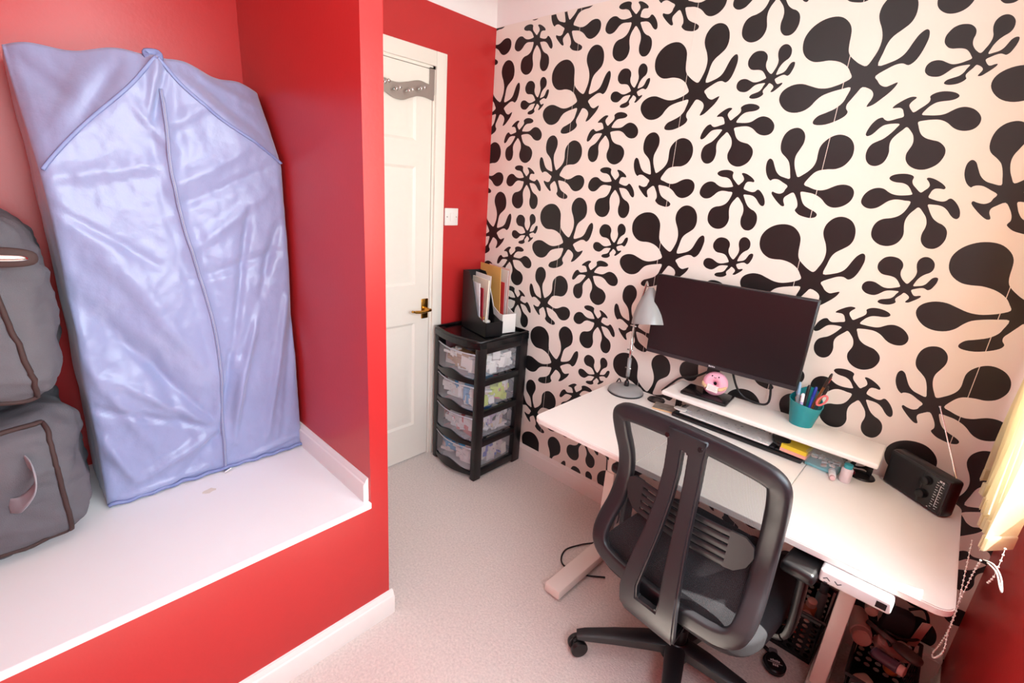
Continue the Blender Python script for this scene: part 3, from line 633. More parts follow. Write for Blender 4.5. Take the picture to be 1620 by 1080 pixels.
# ------------------------------------------------------------------ pen cup and pens
pc = tag(empty('pen_cup', (1.70, -.080, ZR)), 'translucent teal plastic pen cup with a slanted rim on the riser', 'pen cup')
def cup(bm):
    n = 28; rg = []
    for (r0, zz) in ((.0, .003), (.033, .003), (.036, 0), (.036, .001), (.05, 1), (.047, 1), (.033, .006), (0, .006)):
        ring = []
        for k in range(n):
            a = 2 * math.pi * k / n; z = zz if zz < .5 else .092 + .020 * math.cos(a - 1.9) - .01 * math.cos(2 * a)
            rr_ = r0 * (1 + .10 * math.cos(4 * a) * (zz > .5) * .5)
            ring.append(bm.verts.new((rr_ * math.cos(a), rr_ * math.sin(a), z)))
        rg.append(ring)
    for a, b in zip(rg, rg[1:]):
        for k in range(n): bm.faces.new((a[k], a[(k + 1) % n], b[(k + 1) % n], b[k]))
    bmesh.ops.remove_doubles(bm, verts=bm.verts[:], dist=.0004)
part('cup', teal, pc, cup, smooth=40)
def pen(label, rgb, cap_rgb, x, y, tx, ty, ln, r, name='pen', cat='pen'):
    ax = Vector((tx, ty, 1)).normalized(); p0 = Vector((1.702 + x, -.085 + y, ZR + .010)); o = tag(empty(name, p0), label, cat, 'pens and tools in the teal cup')
    q = ax.to_track_quat('Z', 'Y').to_matrix().to_4x4()
    part('barrel', col(rgb, .3), o, lambda bm: lathe(bm, [(0, 0), (r * .5, .001), (r, .012), (r, ln * .72), (r * .95, ln * .725), (0, ln * .725)], 12, q), smooth=40)
    part('cap', col(cap_rgb, .3), o, lambda bm: lathe(bm, [(0, ln * .72), (r * 1.08, ln * .72), (r * 1.05, ln * .96), (r * .6, ln), (0, ln)], 12, q), smooth=40)
    part('clip', chrome, o, lambda bm: box(bm, -.001, .001, -r * 1.5, -r * .9, ln * .74, ln * .93, M=q))
pen('tall brown pencil with a dark tip, tallest in the teal cup', (150, 96, 52), (52, 40, 36), .004, .012, .22, .05, .19, .0042)
pen('brown pencil leaning beside the tallest one in the teal cup', (160, 106, 60), (40, 34, 32), .012, .004, .24, -.02, .15, .004)
pen('clear ballpoint pen with a pale blue cap in the teal cup', (190, 206, 220), (150, 190, 222), -.018, -.004, -.12, .05, .135, .0045)
pen('black ballpoint pen in the teal cup', (34, 34, 38), (24, 24, 26), -.004, -.01, .0, .02, .135, .005)
pen('royal blue pen in the teal cup', (44, 66, 176), (36, 56, 160), .006, .006, .06, .04, .13, .005)
pen('short silver pen near the front rim of the teal cup', (196, 198, 204), (120, 120, 126), -.015, -.018, -.12, -.08, .098, .005)
pen('lilac pen with a white cap at the front of the teal cup', (188, 176, 222), (236, 236, 240), -.008, -.014, -.05, -.05, .105, .0055)
pen('pale blue pen at the far rim of the teal cup', (120, 150, 210), (150, 180, 226), -.02, .012, -.2, .12, .12, .004)
sc_ = tag(empty('scissors', (1.702 + .015, -.085 - .004, ZR + .012)), 'pair of scissors with a pink loop handle in the teal cup', 'scissors', 'pens and tools in the teal cup')
part('blade', chrome, sc_, lambda bm: box(bm, -.005, .005, -.001, .001, 0, .075, M=RY(14)))
part('handle_loop', col((232, 120, 120), .4), sc_, lambda bm: tube(bm, [Matrix.Translation((.026, 0, .092)) @ RY(28) @ Vector((.010 * math.cos(2 * math.pi * i / 20), 0, .021 * math.sin(2 * math.pi * i / 20))) for i in range(20)], .0034, 8, True), smooth=True)
# ------------------------------------------------------------------ desk lamp
LX, LY = 1.037, -.098
lp = tag(empty('desk_lamp', (LX, LY, ZD)), 'grey metal desk lamp with a bell shade and round base', 'lamp')
part('base', lampg, lp, lambda bm: lathe(bm, [(0, 0), (.072, 0), (.075, .004), (.075, .012), (.068, .02), (.035, .028), (.012, .031), (0, .031)], 36), smooth=40)
part('rubber_rim', blackp, lp, lambda bm: lathe(bm, [(.0755, .0005), (.0765, .0005), (.0765, .006), (.0755, .006)], 36))
part('joint', blackp, lp, lambda bm: lathe(bm, [(.010, .028), (.011, .03), (.010, .05), (.006, .055), (0, .055)], 16), smooth=40)
AT = px(1003, 515, 'y', -.085) - lp.location; TIP = px(1021, 453, 'y', -.085) - lp.location
part('lower_arm', chrome, lp, lambda bm: tube(bm, [(0, 0, .05), AT], .0055, 10), smooth=True)
part('sleeve', lampg, lp, lambda bm: tube(bm, [AT * .05 + Vector((0, 0, .06)), AT * .42 + Vector((0, 0, .03))], .0085, 10), smooth=True)
part('upper_arm', chrome, lp, lambda bm: tube(bm, smoothpts([AT, TIP + Vector((-.004, .012, 0)), TIP + Vector((.004, .006, .014)), TIP + Vector((.014, -.006, .004))], 5), .0045, 8), smooth=True)
for t_ in (.33, .62, 1.0): part('clamp_knob', chrome, lp, lambda bm: tube(bm, [AT * t_ + Vector((-.014, -.004, .02 * (1 - t_))), AT * t_ + Vector((.014, -.004, .02 * (1 - t_)))], .0032, 8), smooth=True)
SC_ = px(1027, 512, 'y', -.13) - lp.location; ST = px(1030, 458, 'y', -.11) - lp.location
axs = (SC_ - ST); SL = axs.length
qs = T(ST) @ axs.to_track_quat('Z', 'Y').to_matrix().to_4x4()
k_ = SL / .13
part('shade', lampg, lp, lambda bm: lathe(bm, [(0, -.008), (.010, -.008), (.014, 0), (.018, .006), (.033, .03), (.049, .062), (.060, .095), (.0655, .125), (.066, .132), (.064, .132), (.058, .095), (.046, .062), (.028, .03), (.012, .012), (0, .012)], 32, qs @ Matrix.Diagonal((k_, k_, k_, 1))), smooth=50)
part('bulb', white, lp, lambda bm: lathe(bm, [(0, .1), (.02, .095), (.026, .075), (.016, .045), (.013, .02), (0, .02)], 16, qs), smooth=True)
# ------------------------------------------------------------------ things under and around the riser
kb = tag(empty('keyboard', (1.512, -.095, ZD)), 'black computer keyboard pushed under the monitor riser', 'keyboard')
part('tray', blackp, kb, lambda bm: box(bm, -.232, .232, -.064, .062, 0, .016, .005, 2), smooth=30)
kbm = bpy.data.meshes.new('key'); bm = B(); box(bm, -.0082, .0082, -.008, .008, 0, .006, .0018, 1); bm.to_mesh(kbm); bm.free(); kbm.materials.append(darkp)
for r in range(5):
    for c in range(23):
        o = bpy.data.objects.new('key', kbm); COL.objects.link(o); o.parent = kb; o.location = (-.214 + .0194 * c, -.047 + .0205 * r, .0155)
ps = tag(empty('plastic_sleeve', (1.475, -.10, ZD + .0225), math.radians(-1)), 'crinkled clear plastic sleeve of white papers lying on the keyboard', 'plastic sleeve')
part('paper_stack', white, ps, lambda bm: box(bm, -.165, .165, -.058, .045, 0, .006, .002, 1))
def wrap(bm):
    n, m = 60, 18; g = [[bm.verts.new((-.17 + .34 * i / n, -.062 + .11 * j / m, .009 + .006 * abs(noise.noise((i * .3, j * .5, 1))) + .005 * abs(noise.noise((i * .8 + j * .5, j * .2, 5))))) for i in range(n + 1)] for j in range(m + 1)]
    for a, b in zip(g, g[1:]):
        for i in range(n): bm.faces.new((a[i], a[i + 1], b[i + 1], b[i]))
part('clear_wrap', clear('crinkled_wrap', (236, 236, 240), .3, .1), ps, wrap, smooth=35)
part('hang_tab', white, ps, lambda bm: rbox(bm, .05, .035, .006, 3, 5, T((-.168, -.045, .012))), smooth=True)
ms = tag(empty('computer_mouse', (1.662, -.105, ZD + .0215), math.radians(20)), 'black computer mouse resting on the keyboard', 'mouse')
part('mouse_body', blackg, ms, lambda bm: rbox(bm, .06, .095, .034, 2.6, 8, T((0, 0, .017))), smooth=True)
part('scroll_wheel', darkp, ms, lambda bm: lathe(bm, [(0, -.003), (.007, -.003), (.007, .003), (0, .003)], 12, T((0, .02, .031)) @ RY(90)))
sn = tag(empty('sticky_notes', (1.715, -.118, ZD + .0215), math.radians(-4)), 'pad of yellow sticky notes with pink sheets below, on the keyboard', 'sticky notes')
part('pink_sheets', col((236, 168, 150), .7), sn, lambda bm: box(bm, -.04, .04, -.04, .036, 0, .012))
part('yellow_sheets', col((238, 204, 50), .7), sn, lambda bm: box(bm, -.039, .039, -.039, .037, .012, .026))
cb = tag(empty('clear_tub', (1.80, -.115, ZD), math.radians(-6)), 'small clear plastic tub of pins under the riser end', 'tub')
def tub(bm):
    box(bm, -.05, .05, -.035, .035, .001, .042, .008, 2)
part('tub_body', clearb, cb, tub, smooth=30)
part('tub_lid', clearb, cb, lambda bm: box(bm, -.053, .053, -.038, .038, .042, .049, .004, 2), smooth=30)
part('teal_base', col((90, 180, 190), .4), cb, lambda bm: box(bm, -.046, .046, -.031, .031, .0015, .010))
def pins(bm):
    rn = random.Random(5)
    for i in range(26): box(bm, -.008, .008, -.003, .003, -.002, .002, M=T((rn.uniform(-.034, .034), rn.uniform(-.022, .022), rn.uniform(.015, .036))) @ RZ(rn.uniform(0, 180)) @ RX(rn.uniform(-40, 40)), mi=i % 4)
pn = part('pins', [col((60, 50, 50)), col((228, 200, 190)), col((240, 240, 240)), col((160, 110, 90))], cb, pins); pn['kind'] = 'stuff'
def bottle(label, rgb, capc, x, y, r, ln, rz, lie=True, z=None, cat='bottle', name='bottle', par=None, tilt=0):
    o = tag(empty(name, (x, y, (ZD if z is None else z) + (r * 1.0 if lie else 0)), rot=(math.radians(90 + tilt) if lie else math.radians(tilt), 0, math.radians(rz))), label, cat)
    part('bottle_body', col(rgb, .35), o, lambda bm: lathe(bm, [(0, 0), (r * .85, 0), (r, .004), (r, ln * .72), (r * .8, ln * .78), (0, ln * .78)], 18), smooth=40)
    part('bottle_cap', col(capc, .35), o, lambda bm: lathe(bm, [(0, ln * .77), (r * .75, ln * .77), (r * .75, ln * .98), (r * .6, ln), (0, ln)], 18), smooth=40)
    return o
bottle('white glue stick lying in front of the clear tub', (236, 232, 230), (228, 190, 190), 1.828, -.135, .010, .06, 12, name='glue_stick', cat='glue stick')
bottle('small clear bottle with a pink band beside the glue stick', (232, 214, 216), (60, 170, 178), 1.868, -.16, .016, .062, 170, False, name='hand_gel_bottle')
bottle('dark red lip balm tube lying behind the black grommet', (126, 30, 44), (240, 236, 234), 1.878, -.095, .009, .07, 200, name='lip_balm', cat='lip balm')
pk = tag(empty('photo_card', (1.232, -.115, ZD), math.radians(14)), 'wooden-edged picture coaster lying beside the keyboard', 'coaster')
part('wood_base', col((214, 174, 128), .6), pk, lambda bm: box(bm, -.045, .045, -.035, .035, .0, .006, .002))
part('picture', mat('picture_print', (140, 132, 122), .4, var=.8, vscale=70), pk, lambda bm: box(bm, -.043, .043, -.033, .033, .006, .0066))
# ------------------------------------------------------------------ radio
fl_, fr_ = Vector((1.952, -.052, ZD)), Vector((2.092, -.162, ZD)); ang = math.atan2(fr_.y - fl_.y, fr_.x - fl_.x); RL = (fr_ - fl_).length + .012
rd = tag(empty('radio', fl_, ang), 'black portable radio with dials and a raised aerial on the desk', 'radio')
RH, RD = .118, .045
part('case', blackp, rd, lambda bm: box(bm, 0, RL, .002, RD, 0.001, RH, .011, 4), smooth=30)
part('front_bezel', darkp, rd, lambda bm: box(bm, .004, RL - .004, -.001, .006, .005, RH - .004, .003, 2), smooth=30)
part('speaker_grille', mat('speaker_cloth', (24, 24, 26), .7, bump=.6, bscale=900), rd, lambda bm: box(bm, .010, RL * .60, -.0022, .002, .010, RH - .010, .002))
part('dial_plate', blackg, rd, lambda bm: box(bm, RL * .62, RL - .009, -.0022, .002, .010, RH - .010, .002))
for zz in (.083, .040): part('dial_knob', blackp, rd, lambda bm: lathe(bm, [(0, 0), (.014, 0), (.0125, .010), (.011, .011), (0, .011)], 22, T((RL * .66, -.002, zz)) @ RX(90)), smooth=40)
def scale(bm):
    for c0, n in ((.835, 11), (.905, 11)):
        for i in range(n): box(bm, RL * c0 - .004, RL * c0 + (.004 if i % 2 else .001), -.0027, -.0020, .018 + i * .0078, .0195 + i * .0078)
    box(bm, RL * .873, RL * .881, -.0027, -.0020, .024, .092)
    box(bm, RL * .84, RL * .875, -.0027, -.0020, .1, .1055); box(bm, RL * .885, RL * .91, -.0027, -.0020, .1, .1055); box(bm, RL * .78, RL * .80, -.0027, -.0020, .012, .0145, M=None)
part('frequency_scale', col((206, 206, 206), .5), rd, scale)
rinv = Matrix.Rotation(-ang, 4, 'Z')
a0 = rinv @ (px(1493, 748, 'y', -.06) - fl_); a1 = rinv @ (px(1487, 642, 'y', -.06) - fl_)
a0 = Vector((RL - .02, RD - .008, RH - .006)); dd = a1 - a0
part('aerial', chrome, rd, lambda bm: (tube(bm, [a0, a0 + dd * .5], .0026, 8), tube(bm, [a0 + dd * .5, a0 + dd * .99], .0018, 8), tube(bm, [a0 + dd * .98, a0 + dd], .003, 8)), smooth=40)
# ------------------------------------------------------------------ office chair
ch = tag(empty('office_chair', (1.60, -.57, 0), math.radians(-5.7)), 'black mesh-back office chair on castors pulled up to the white desk', 'chair')
YB = [(.36, -.20), (.45, -.20), (.5, -.18), (.56, -.142), (.62, -.118), (.7, -.115), (.76, -.130), (.85, -.170), (.93, -.2)]
def yb(z): return sum(interp(YB, z + d) for d in (-.03, -.015, 0, .015, .03)) / 5
HALF = [(0, .912), (.09, .910), (.17, .904), (.205, .894), (.218, .872), (.219, .82), (.214, .74), (.213, .66), (.218, .58), (.224, .52), (.222, .475), (.205, .442), (.165, .422), (.10, .412), (.05, .407)]
ring = HALF + [(0, .405)] + [(-x, z) for x, z in HALF[:0:-1]]
RP = smoothpts([Vector((x, yb(z), z)) for x, z in ring], 4, True)
part('back_frame', darkp, ch, lambda bm: tube(bm, RP, .014, 12, True, up=Vector((0, 1, 0)), ra=.026), smooth=50)
HWZ = [(.405, .05), (.412, .12), (.43, .18), (.45, .208), (.5, .222), (.58, .217), (.66, .212), (.82, .215), (.87, .208), (.895, .175), (.91, .08)]
def meshback(bm):
    n, m = 24, 36; g = []
    for j in range(m + 1):
        z = .407 + .503 * j / m; hw_ = interp(HWZ, z)
        g.append([bm.verts.new((-hw_ + 2 * hw_ * i / n, yb(z) + .012 + .018 * (1 - (2 * i / n - 1) ** 2) * .0, z)) for i in range(n + 1)])
    for a, b in zip(g, g[1:]):
        for i in range(n): bm.faces.new((a[i], a[i + 1], b[i + 1], b[i]))
part('mesh_panel', meshm, ch, meshback, smooth=True)
SPN = [(.925, -.212, .058, .009), (.868, -.207, .052, .0075), (.80, -.203, .052, .008), (.72, -.208, .054, .011), (.62, -.226, .062, .017), (.52, -.250, .076, .026), (.45, -.262, .085, .034), (.415, -.262, .088, .03), (.36, -.252, .088, .02), (.315, -.225, .082, .02), (.29, -.17, .07, .02), (.282, -.09, .058, .02), (.282, 0, .05, .02)]
def spine(bm):
    rows = []
    for z, y, o_, i_ in SPN: rows.append([bm.verts.new((x, y, z)) for x in (-o_, -i_, i_, o_)])
    for k, (a, b) in enumerate(zip(rows, rows[1:])):
        for c in range(3):
            if c == 1 and 1 <= k <= 6: continue
            bm.faces.new((a[c], a[c + 1], b[c + 1], b[c]))
    bmesh.ops.subdivide_edges(bm, edges=bm.edges[:], cuts=1, use_grid_fill=True, smooth=.6)
    bmesh.ops.recalc_face_normals(bm, faces=bm.faces[:])
    bmesh.ops.solidify(bm, geom=bm.faces[:], thickness=.024)
    es = [e_ for e_ in bm.edges if len(e_.link_faces) == 2 and e_.calc_face_angle(0) > 1.0]
    bmesh.ops.bevel(bm, geom=es, offset=.005, segments=3, affect='EDGES')
part('spine', darkp, ch, spine, smooth=50)
for sx in (-1, 1): part('bolt_hole', blackg, ch, lambda bm: lathe(bm, [(0, 0), (.006, 0), (.0075, .003), (.006, .004), (0, .004)], 14, T((sx * .045, -.221, .905)) @ RX(90)))
def lumbar(bm):
    zc = .635; n = 16
    def yl(x): return -.1545 + .022 * (x / .18) ** 2
    for i in range(5):
        z = zc - .046 + .023 * i; hx = .135
        tube(bm, [(-hx + 2 * hx * k / n, yl(-hx + 2 * hx * k / n), z) for k in range(n + 1)], .0035, 8, up=Vector((0, 1, 0)), ra=.0088)
    for s_ in (-1, 1):
        poly(bm, [(s_ * x, yl(x) - .0035, z) for x, z in ((.13, zc - .0555), (.155, zc - .053), (.18, zc - .03), (.192, zc + .005), (.187, zc + .035), (.165, zc + .053), (.13, zc + .0555))], Vector((0, .007, 0)))
part('lumbar_support', darkp, ch, lumbar, smooth=40)
part('seat', seatm, ch, lambda bm: rbox(bm, .51, .48, .085, 5, 18, T((0, .045, .39))), smooth=True)
part('seat_pan', blackp, ch, lambda bm: rbox(bm, .46, .43, .03, 6, 8, T((0, .055, .344))), smooth=True)
part('tilt_mechanism', blackp, ch, lambda bm: box(bm, -.07, .07, -.10, .12, .275, .355, .012, 2), smooth=30)
part('gas_lift', blackp, ch, lambda bm: lathe(bm, [(.0, .06), (.03, .06), (.03, .17), (.026, .172), (.02, .18), (.02, .28), (0, .28)], 20), smooth=40)
part('base_hub', blackp, ch, lambda bm: lathe(bm, [(0, .05), (.045, .05), (.05, .07), (.048, .105), (.035, .118), (0, .118)], 24), smooth=40)
AR = .305
for k in range(5):
    an = 218 + 5.7 + 72 * k
    M = RZ(an)
    lg = part('base_leg', darkp, ch, lambda bm: bmesh.ops.transform(bm, matrix=M, verts=tube(bm, [(.03, 0, .092), (.1, 0, .092), (.2, 0, .085), (AR - .01, 0, .074), (AR + .018, 0, .07)], [.024, .023, .019, .014, .010], 8, up=Vector((0, 0, 1)), ra=[.032, .030, .025, .020, .016])), smooth=40)
    def castor(bm):
        a = random.Random(k).uniform(0, 180) if k else 20
        Q = M @ T((AR, 0, 0)) @ RZ(a)
        for s_ in (-1, 1):
            lathe(bm, [(0, .006), (.022, .006), (.028, .010), (.029, .018), (.027, .024), (.014, .026), (0, .025)], 22, Q @ T((.012, 0, .030)) @ RX(90 * s_))
        box(bm, -.012, .03, -.007, .007, .02, .058, .005, 2, M=Q); lathe(bm, [(0, .04), (.008, .04), (.008, .07), (0, .07)], 12, Q)
    part('castor', blackp, lg, castor, smooth=40)
for s_ in (-1, 1):
    ar = part('armrest', blackp, ch, lambda bm: tube(bm, smoothpts([(s_ * .16, .03, .345), (s_ * .235, .03, .345), (s_ * .268, .03, .36), (s_ * .277, .03, .40), (s_ * .275, .03, .5), (s_ * .27, .03, .598)], 6), .011, 10, ra=.026, up=Vector((s_ * .7, 0, .7))), smooth=50)
    part('arm_pad', blackp, ar, lambda bm: box(bm, s_ * .27 - .04, s_ * .27 + .04, -.06, .18, .596, .630, .012, 3), smooth=40)
part('height_lever', blackp, ch, lambda bm: tube(bm, smoothpts([(-.06, .03, .32), (-.18, .03, .325), (-.27, .02, .335)], 4), .006, 8), smooth=True)
# ------------------------------------------------------------------ black baskets under the desk
hole_cols = None
def basket(label, cx, cy, wx, wy, h, rz, name='storage_basket'):
    t_ = tag(empty(name, (cx, cy, 0.001), math.radians(rz)), label, 'basket', 'black perforated baskets under the desk')
    def wall(bm, p0, p1, n, m):
        """perforated wall: grid of octagonal holes between p0 and p1, flaring outward with height"""
        d = (p1 - p0); u = d.normalized(); cwid = d.length / n; chh = (h - .03) / m; nrm = Vector((u.y, -u.x, 0))
        def P(a, z): return p0 + u * a + Vector((0, 0, z)) + nrm * (.012 * z / h)
        for i in range(n):
            for j in range(m):
                off = 0
                ca, cz = (i + .5) * cwid, .015 + (j + .5) * chh
                sq = [(-.5, -.5), (0, -.5), (.5, -.5), (.5, 0), (.5, .5), (0, .5), (-.5, .5), (-.5, 0)]
                o_ = [bm.verts.new(P(ca + a * cwid, cz + b * chh)) for a, b in sq]
                i_ = [bm.verts.new(P(ca + .36 * cwid * math.cos(math.radians(t)), cz + .36 * chh * math.sin(math.radians(t)))) for t in (225, 270, 315, 0, 45, 90, 135, 180)]
                for k in range(8): bm.faces.new((o_[k], o_[(k + 1) % 8], i_[(k + 1) % 8], i_[k]))
        for z0_, z1_ in ((0, .015), (h - .015, h)):
            bm.faces.new([bm.verts.new(P(a, z)) for a, z in ((0, z0_), (d.length, z0_), (d.length, z1_), (0, z1_))])
    a, b = wx / 2, wy / 2; cs = [Vector((-a, -b, 0)), Vector((a, -b, 0)), Vector((a, b, 0)), Vector((-a, b, 0))]
    def body(bm):
        for k in range(4):
            p0, p1 = cs[k], cs[(k + 1) % 4]; wall(bm, p0, p1, max(5, int((p1 - p0).length / .024)), max(4, int((h - .03) / .022)))
        bmesh.ops.remove_doubles(bm, verts=bm.verts[:], dist=.0003)
        bmesh.ops.solidify(bm, geom=bm.faces[:], thickness=.0025)
        box(bm, -a, a, -b, b, 0, .004)
    part('perforated_body', blackp, t_, body)
    o3 = .012
    part('rim', blackp, t_, lambda bm: tube(bm, [(-a - o3, -b - o3, h), (a + o3, -b - o3, h), (a + o3, b + o3, h), (-a - o3, b + o3, h)], .006, 8, True), smooth=40)
    return t_
basket('black perforated basket between the chair and the desk leg', 1.864, -.135, .132, .17, .19, 0)
basket('black perforated basket of toiletries beside the window wall', 2.10, -.235, .13, .27, .19, 0)
def item(name, label, cat, m, fn, loc, rot=(0, 0, 0), smooth=True, group=None):
    return tag(part(name, m, None, fn, smooth, loc=loc, rot=[math.radians(v) for v in rot]), label, cat, group)
GT = None
def lying(label, rgb, capc, p0, p1, r, cat, name):
    p0, p1 = Vector(p0), Vector(p1); d = p1 - p0; ln = d.length; q = d.to_track_quat('Z', 'Y').to_matrix().to_4x4()
    o = tag(empty(name, p0), label, cat)
    part('bottle_body', col(rgb, .35), o, lambda bm: lathe(bm, [(0, 0), (r * .7, 0), (r * .8, .003), (r, .006), (r, ln * .8), (r * .86, ln * .83), (0, ln * .83)], 20, q), smooth=40)
    part('bottle_cap', col(capc, .35), o, lambda bm: lathe(bm, [(0, ln * .82), (r * .9, ln * .82), (r * .9, ln * .98), (r * .8, ln), (0, ln)], 20, q), smooth=40)
lying('long dusty pink lotion tube lying in the basket by the window wall', (196, 156, 146), (176, 128, 118), (2.005, -.11, .205), (2.035, -.245, .222), .029, 'tube', 'lotion_tube')
lying('small pale pink pot lying on the long dusty pink lotion tube', (200, 170, 160), (214, 186, 172), (2.033, -.098, .264), (2.036, -.160, .268), .018, 'pot', 'cosmetic_pot')
lying('slim purple spray bottle with a pale pink square cap', (92, 70, 88), (232, 186, 180), (2.065, -.262, .215), (2.145, -.288, .222), .017, 'bottle', 'spray_bottle')
item('black_pouch', 'black fabric pouch wedged upright in the toiletries basket', 'pouch', seatm, lambda bm: rbox(bm, .075, .05, .15, 4, 8, None, .008, 14, 3), (2.103, -.130, .235), (10, 4, 8))
item('hair_straightener_cord', 'coiled black cord looping over the toiletries basket', 'cord', blackp, lambda bm: tube(bm, smoothpts([(2.12, -.10, .30), (2.15, -.08, .31), (2.17, -.075, .28), (2.175, -.09, .235), (2.15, -.15, .24), (2.11, -.19, .25), (2.08, -.2, .255), (2.10, -.24, .245)], 8), .0045, 8), (0, 0, 0))
item('hairbrush', 'dark brown hairbrush lying over the toiletries by the black pouch', 'hairbrush', col((66, 48, 44), .4), lambda bm: (rbox(bm, .042, .022, .075, 3, 8), tube(bm, [(0, 0, -.03), (0, 0, -.12)], [.010, .007], 10)), (2.14, -.245, .254), (88, 0, 62))
item('card_strip', 'pale cardboard strip poking up from the toiletries basket', 'card', col((214, 176, 164), .7), lambda bm: box(bm, -.012, .012, -.002, .002, 0, .12), (2.152, -.125, .20), (14, -2, 30), False)
item('tissue_packet', 'crumpled pale pink tissue packet beside the black pouch', 'packet', col((204, 178, 168), .6), lambda bm: rbox(bm, .09, .05, .035, 6, 12, None, .012, 40, 9), (2.112, -.200, .215), (0, 5, 20))
item('amber_jar', 'small amber jar in front of the tissue packet', 'jar', col((176, 110, 60), .3), lambda bm: lathe(bm, [(0, 0), (.018, 0), (.02, .004), (.02, .03), (.014, .034), (.014, .044), (0, .044)], 18), (2.118, -.25, .175), (20, 0, 0))
for q, (rgb, nm, x, y, an) in enumerate((((38, 150, 140), 'teal', 2.075, -.325, 10), ((222, 150, 140), 'rose', 2.13, -.325, -20), ((60, 170, 160), 'sea green', 2.12, -.26, 30), ((230, 196, 176), 'cream', 2.07, -.26, 50))):
    item('nail_polish_box', nm + ' small box seen through the holes of the toiletries basket', 'box', col(rgb, .5), lambda bm: rbox(bm, .05, .04, .045, 5, 5), (x, y, .035 + .05 * (q // 2 % 2)), (0, 0, an), True, 'small boxes in the toiletries basket')
bottle('tan cosmetic bottle leaning in the basket beside the chair', (206, 130, 96), (236, 196, 180), 1.881, -.14, .02, .12, 10, False, .09, name='cosmetic_bottle', tilt=14)
bottle('pale blue spray bottle in the basket beside the chair', (130, 168, 178), (60, 90, 100), 1.906, -.115, .017, .15, 10, False, .09, name='mist_bottle', tilt=-8)
bottle('cream jar in the basket beside the chair', (232, 208, 190), (220, 150, 130), 1.881, -.19, .02, .06, 10, False, .12, name='cream_jar', cat='jar', tilt=20)
item('makeup_palette', 'dark make-up palette fanned open in the basket beside the chair', 'palette', [blackp, col((214, 120, 90), .5), col((190, 80, 70), .5), col((232, 170, 150), .5)], lambda bm: (box(bm, -.03, .03, -.004, .004, 0, .13), [box(bm, -.022 + .016 * (i % 3), -.010 + .016 * (i % 3), -.0055, -.004, .012 + .02 * (i // 3), .026 + .02 * (i // 3), mi=1 + i % 3) for i in range(15)]), (1.841, -.16, .12), (6, -4, 10), False)
for q, (rgb, nm, x, y) in enumerate((((226, 180, 160), 'peach', 1.831, -.175), ((204, 70, 60), 'red', 1.861, -.18), ((236, 206, 190), 'ivory', 1.891, -.175), ((214, 140, 130), 'dusty pink', 1.831, -.125), ((190, 160, 150), 'taupe', 1.896, -.125))):
    item('makeup_compact', nm + ' make-up compact seen through the holes of the basket beside the chair', 'compact', col(rgb, .5), lambda bm: rbox(bm, .045, .04, .05, 5, 5), (x, y, .032 + .055 * (q % 2)), (0, 0, 20 * q), True, 'make-up in the basket beside the chair')
# ------------------------------------------------------------------ floor plug, cables, socket
pg = tag(empty('plug_adaptor', (1.848, -.325, 0), math.radians(20)), 'black rounded plug adaptor lying on the carpet under the desk', 'plug')
def plug(bm):
    pts = [(.036 * math.sin(a) * (1 - .28 * max(0, math.cos(a))), .044 * math.cos(a)) for a in [2 * math.pi * i / 28 for i in range(28)]]
    poly(bm, [(x, y, .004) for x, y in pts], Vector((0, 0, .026)))
    es = [e_ for e_ in bm.edges if e_.calc_face_angle(0) > 1]; bmesh.ops.bevel(bm, geom=es, offset=.007, segments=3, affect='EDGES')
part('plug_body', blackp, pg, plug, smooth=40)
part('grey_tip', col((110, 110, 114), .5), pg, lambda bm: box(bm, -.014, .014, .028, .06, .006, .026, .006, 2), smooth=30)
part('printed_text', col((225, 225, 225), .5), pg, lambda bm: ([box(bm, -.014 + .006 * i, -.0095 + .006 * i, -.004, .003 + .002 * (i % 2), .0299, .0305) for i in range(5)], box(bm, -.022, .022, -.0095, -.008, .0299, .0305), [box(bm, -.008 + .006 * i, -.0035 + .006 * i, -.021, -.013, .0299, .0305) for i in range(3)]))
part('lead', blackp, pg, lambda bm: tube(bm, smoothpts([(-.012, .05, .014), (-.05, .075, .016), (-.10, .09, .012), (-.15, .10, .006), (-.19, .10, .006)], 6), [.007] * 7 + [.0035] * 18, 8), smooth=True)
item('desk_power_cable', 'thin black cable dropping from the desk to the carpet by the left leg', 'cable', blackp, lambda bm: tube(bm, smoothpts([(1.075, -.05, ZD - .03), (1.073, -.05, .5), (1.078, -.055, .3), (1.085, -.07, .08), (1.10, -.12, .006), (1.10, -.26, .006), (1.06, -.34, .006), (1.035, -.42, .006), (1.075, -.49, .006), (1.16, -.48, .006), (1.24, -.42, .006)], 8), .0035, 6), (0, 0, 0))
item('monitor_cable', 'black cables running from the monitor down behind the riser', 'cable', blackp, lambda bm: (tube(bm, smoothpts([(1.42, -.078, .93), (1.36, -.055, .86), (1.30, -.04, .81), (1.24, -.03, .782), (1.20, -.02, .74), (1.17, -.03, .70)], 6), .0045, 8), tube(bm, smoothpts([(1.43, -.078, .93), (1.46, -.06, .84), (1.49, -.055, .80), (1.54, -.05, .785), (1.58, -.04, .80), (1.57, -.05, .9)], 6), .004, 8)), (0, 0, 0))
item('lamp_cable', 'thin black lamp cable curling down behind the desk', 'cable', blackp, lambda bm: tube(bm, smoothpts([(.985, -.045, ZD + .006), (.965, -.030, ZD + .02), (.95, -.018, ZD + .01), (.93, -.014, ZD - .05), (.93, -.014, ZD - .2), (.96, -.022, .2), (.98, -.03, .012)], 6), .003, 6), (0, 0, 0))
so = tag(empty('socket_box', (2.20, -.02, .095)), 'white plastic double socket box low on the patterned wall', 'socket')
part('box_body', white, so, lambda bm: box(bm, -.042, .04, -.028, .018, -.09, .05, .004), smooth=30)
part('face_plate', white, so, lambda bm: box(bm, -.036, .034, -.034, -.027, -.08, .042, .003), smooth=30)
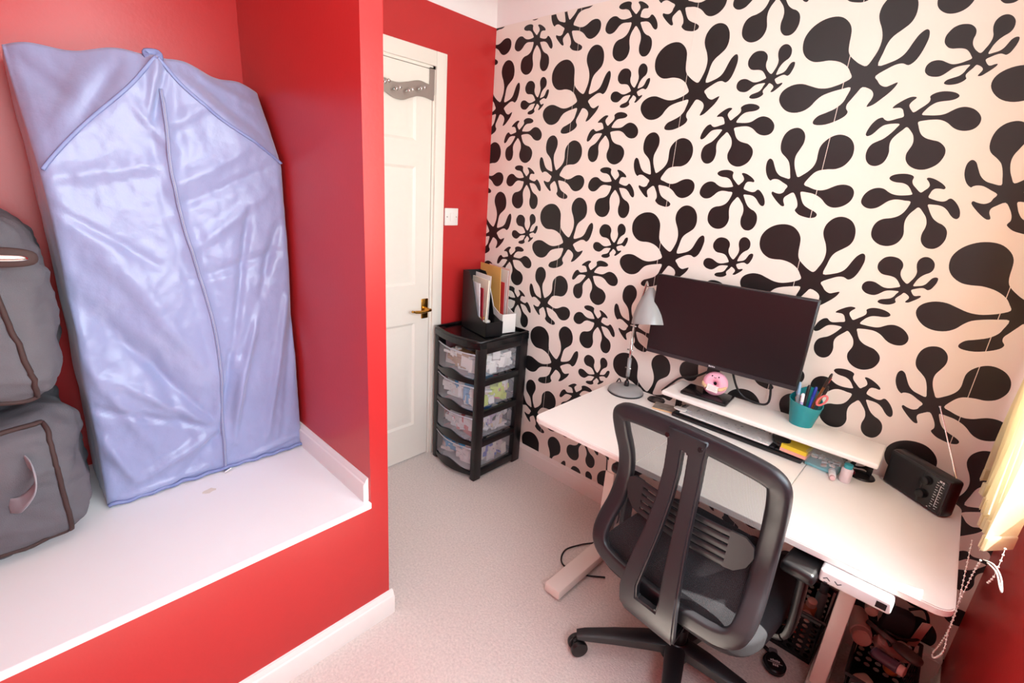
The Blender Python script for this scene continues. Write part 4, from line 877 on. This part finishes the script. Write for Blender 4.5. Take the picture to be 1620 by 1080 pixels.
# ------------------------------------------------------------------ vertical blind stacked at the window's end
bl = tag(empty('vertical_blind', (2.178, -.3, 2.15)), 'cream vertical blind drawn to one end of the window', 'blind')
W(part('head_rail', white, None, lambda bm: box(bm, 2.165, 2.205, WY0, -.05, 2.14, 2.175, .004)), bl)
ns = 13
SY = []
for i in range(ns):
    y = -.10 - .034 * i; zb = .80 + (.06 if i == 0 else 0) + .012 * math.sin(i * 2.1); SY.append((y, zb))
    a = 52 + random.Random(i).uniform(-9, 9)
    def slat(bm):
        n = 8; g = []
        for j in range(25):
            z = 2.135 + (zb - 2.135) * j / 24
            g.append([bm.verts.new(((-.042 + .084 * k / n), .006 * math.sin(math.pi * k / n) + .004 * math.sin(j * .6 + i), z)) for k in range(n + 1)])
        for p, q in zip(g, g[1:]):
            for k in range(n): bm.faces.new((p[k], p[k + 1], q[k + 1], q[k]))
    o = part('slat', slatm, bl, slat, smooth=True); o.location = (0, y + .3, -2.15); o.rotation_euler = (0, 0, math.radians(a))
    part('bottom_weight', slatm, o, lambda bm: box(bm, -.04, .04, -.001, .006, zb + .002, zb + .035, .002))
def beads(pts, sp=.011, r=.0024):
    P = smoothpts(pts, 14); out = [P[0]]; acc = 0
    for a, b in zip(P, P[1:]):
        acc += (b - a).length
        if acc >= sp: out.append(b); acc = 0
    return out
def chain(bm, pts, sp=.011, r=.0024):
    for p in beads(pts, sp): bmesh.ops.create_icosphere(bm, subdivisions=1, radius=r, matrix=T(p))
    tube(bm, smoothpts(pts, 8), .0007, 5)
P1 = [px(*q, 'x', 2.153) for q in ((1538, 855), (1528, 900), (1517, 950), (1506, 985), (1490, 1015), (1476, 1032), (1478, 1040), (1492, 1030), (1500, 1000), (1512, 965), (1535, 915), (1552, 885))]
W(part('bead_chain', col((244, 240, 232), .4), None, lambda bm: chain(bm, P1, .008), smooth=True), bl)
P2 = [px(*q, 'x', 2.17) for q in ((1590, 868), (1582, 890), (1572, 912), (1562, 922))]
W(part('bead_chain', col((244, 240, 232), .4), None, lambda bm: chain(bm, P2, .012), smooth=True), bl)
P3 = [px(*q, 'y', -.06) for q in ((1640, 605), (1620, 636), (1603, 660), (1592, 680), (1587, 692))]
W(part('bead_chain', col((244, 240, 232), .4), None, lambda bm: chain(bm, P3, .008), smooth=True), bl)
P4 = [px(*q, 'x', 2.16) for q in ((1556, 885), (1572, 893), (1583, 912), (1585, 935), (1582, 930), (1576, 905), (1562, 890))]
W(part('cord_tail', col((240, 236, 226), .7), None, lambda bm: tube(bm, smoothpts(P4, 5), .0014, 6), smooth=True), bl)
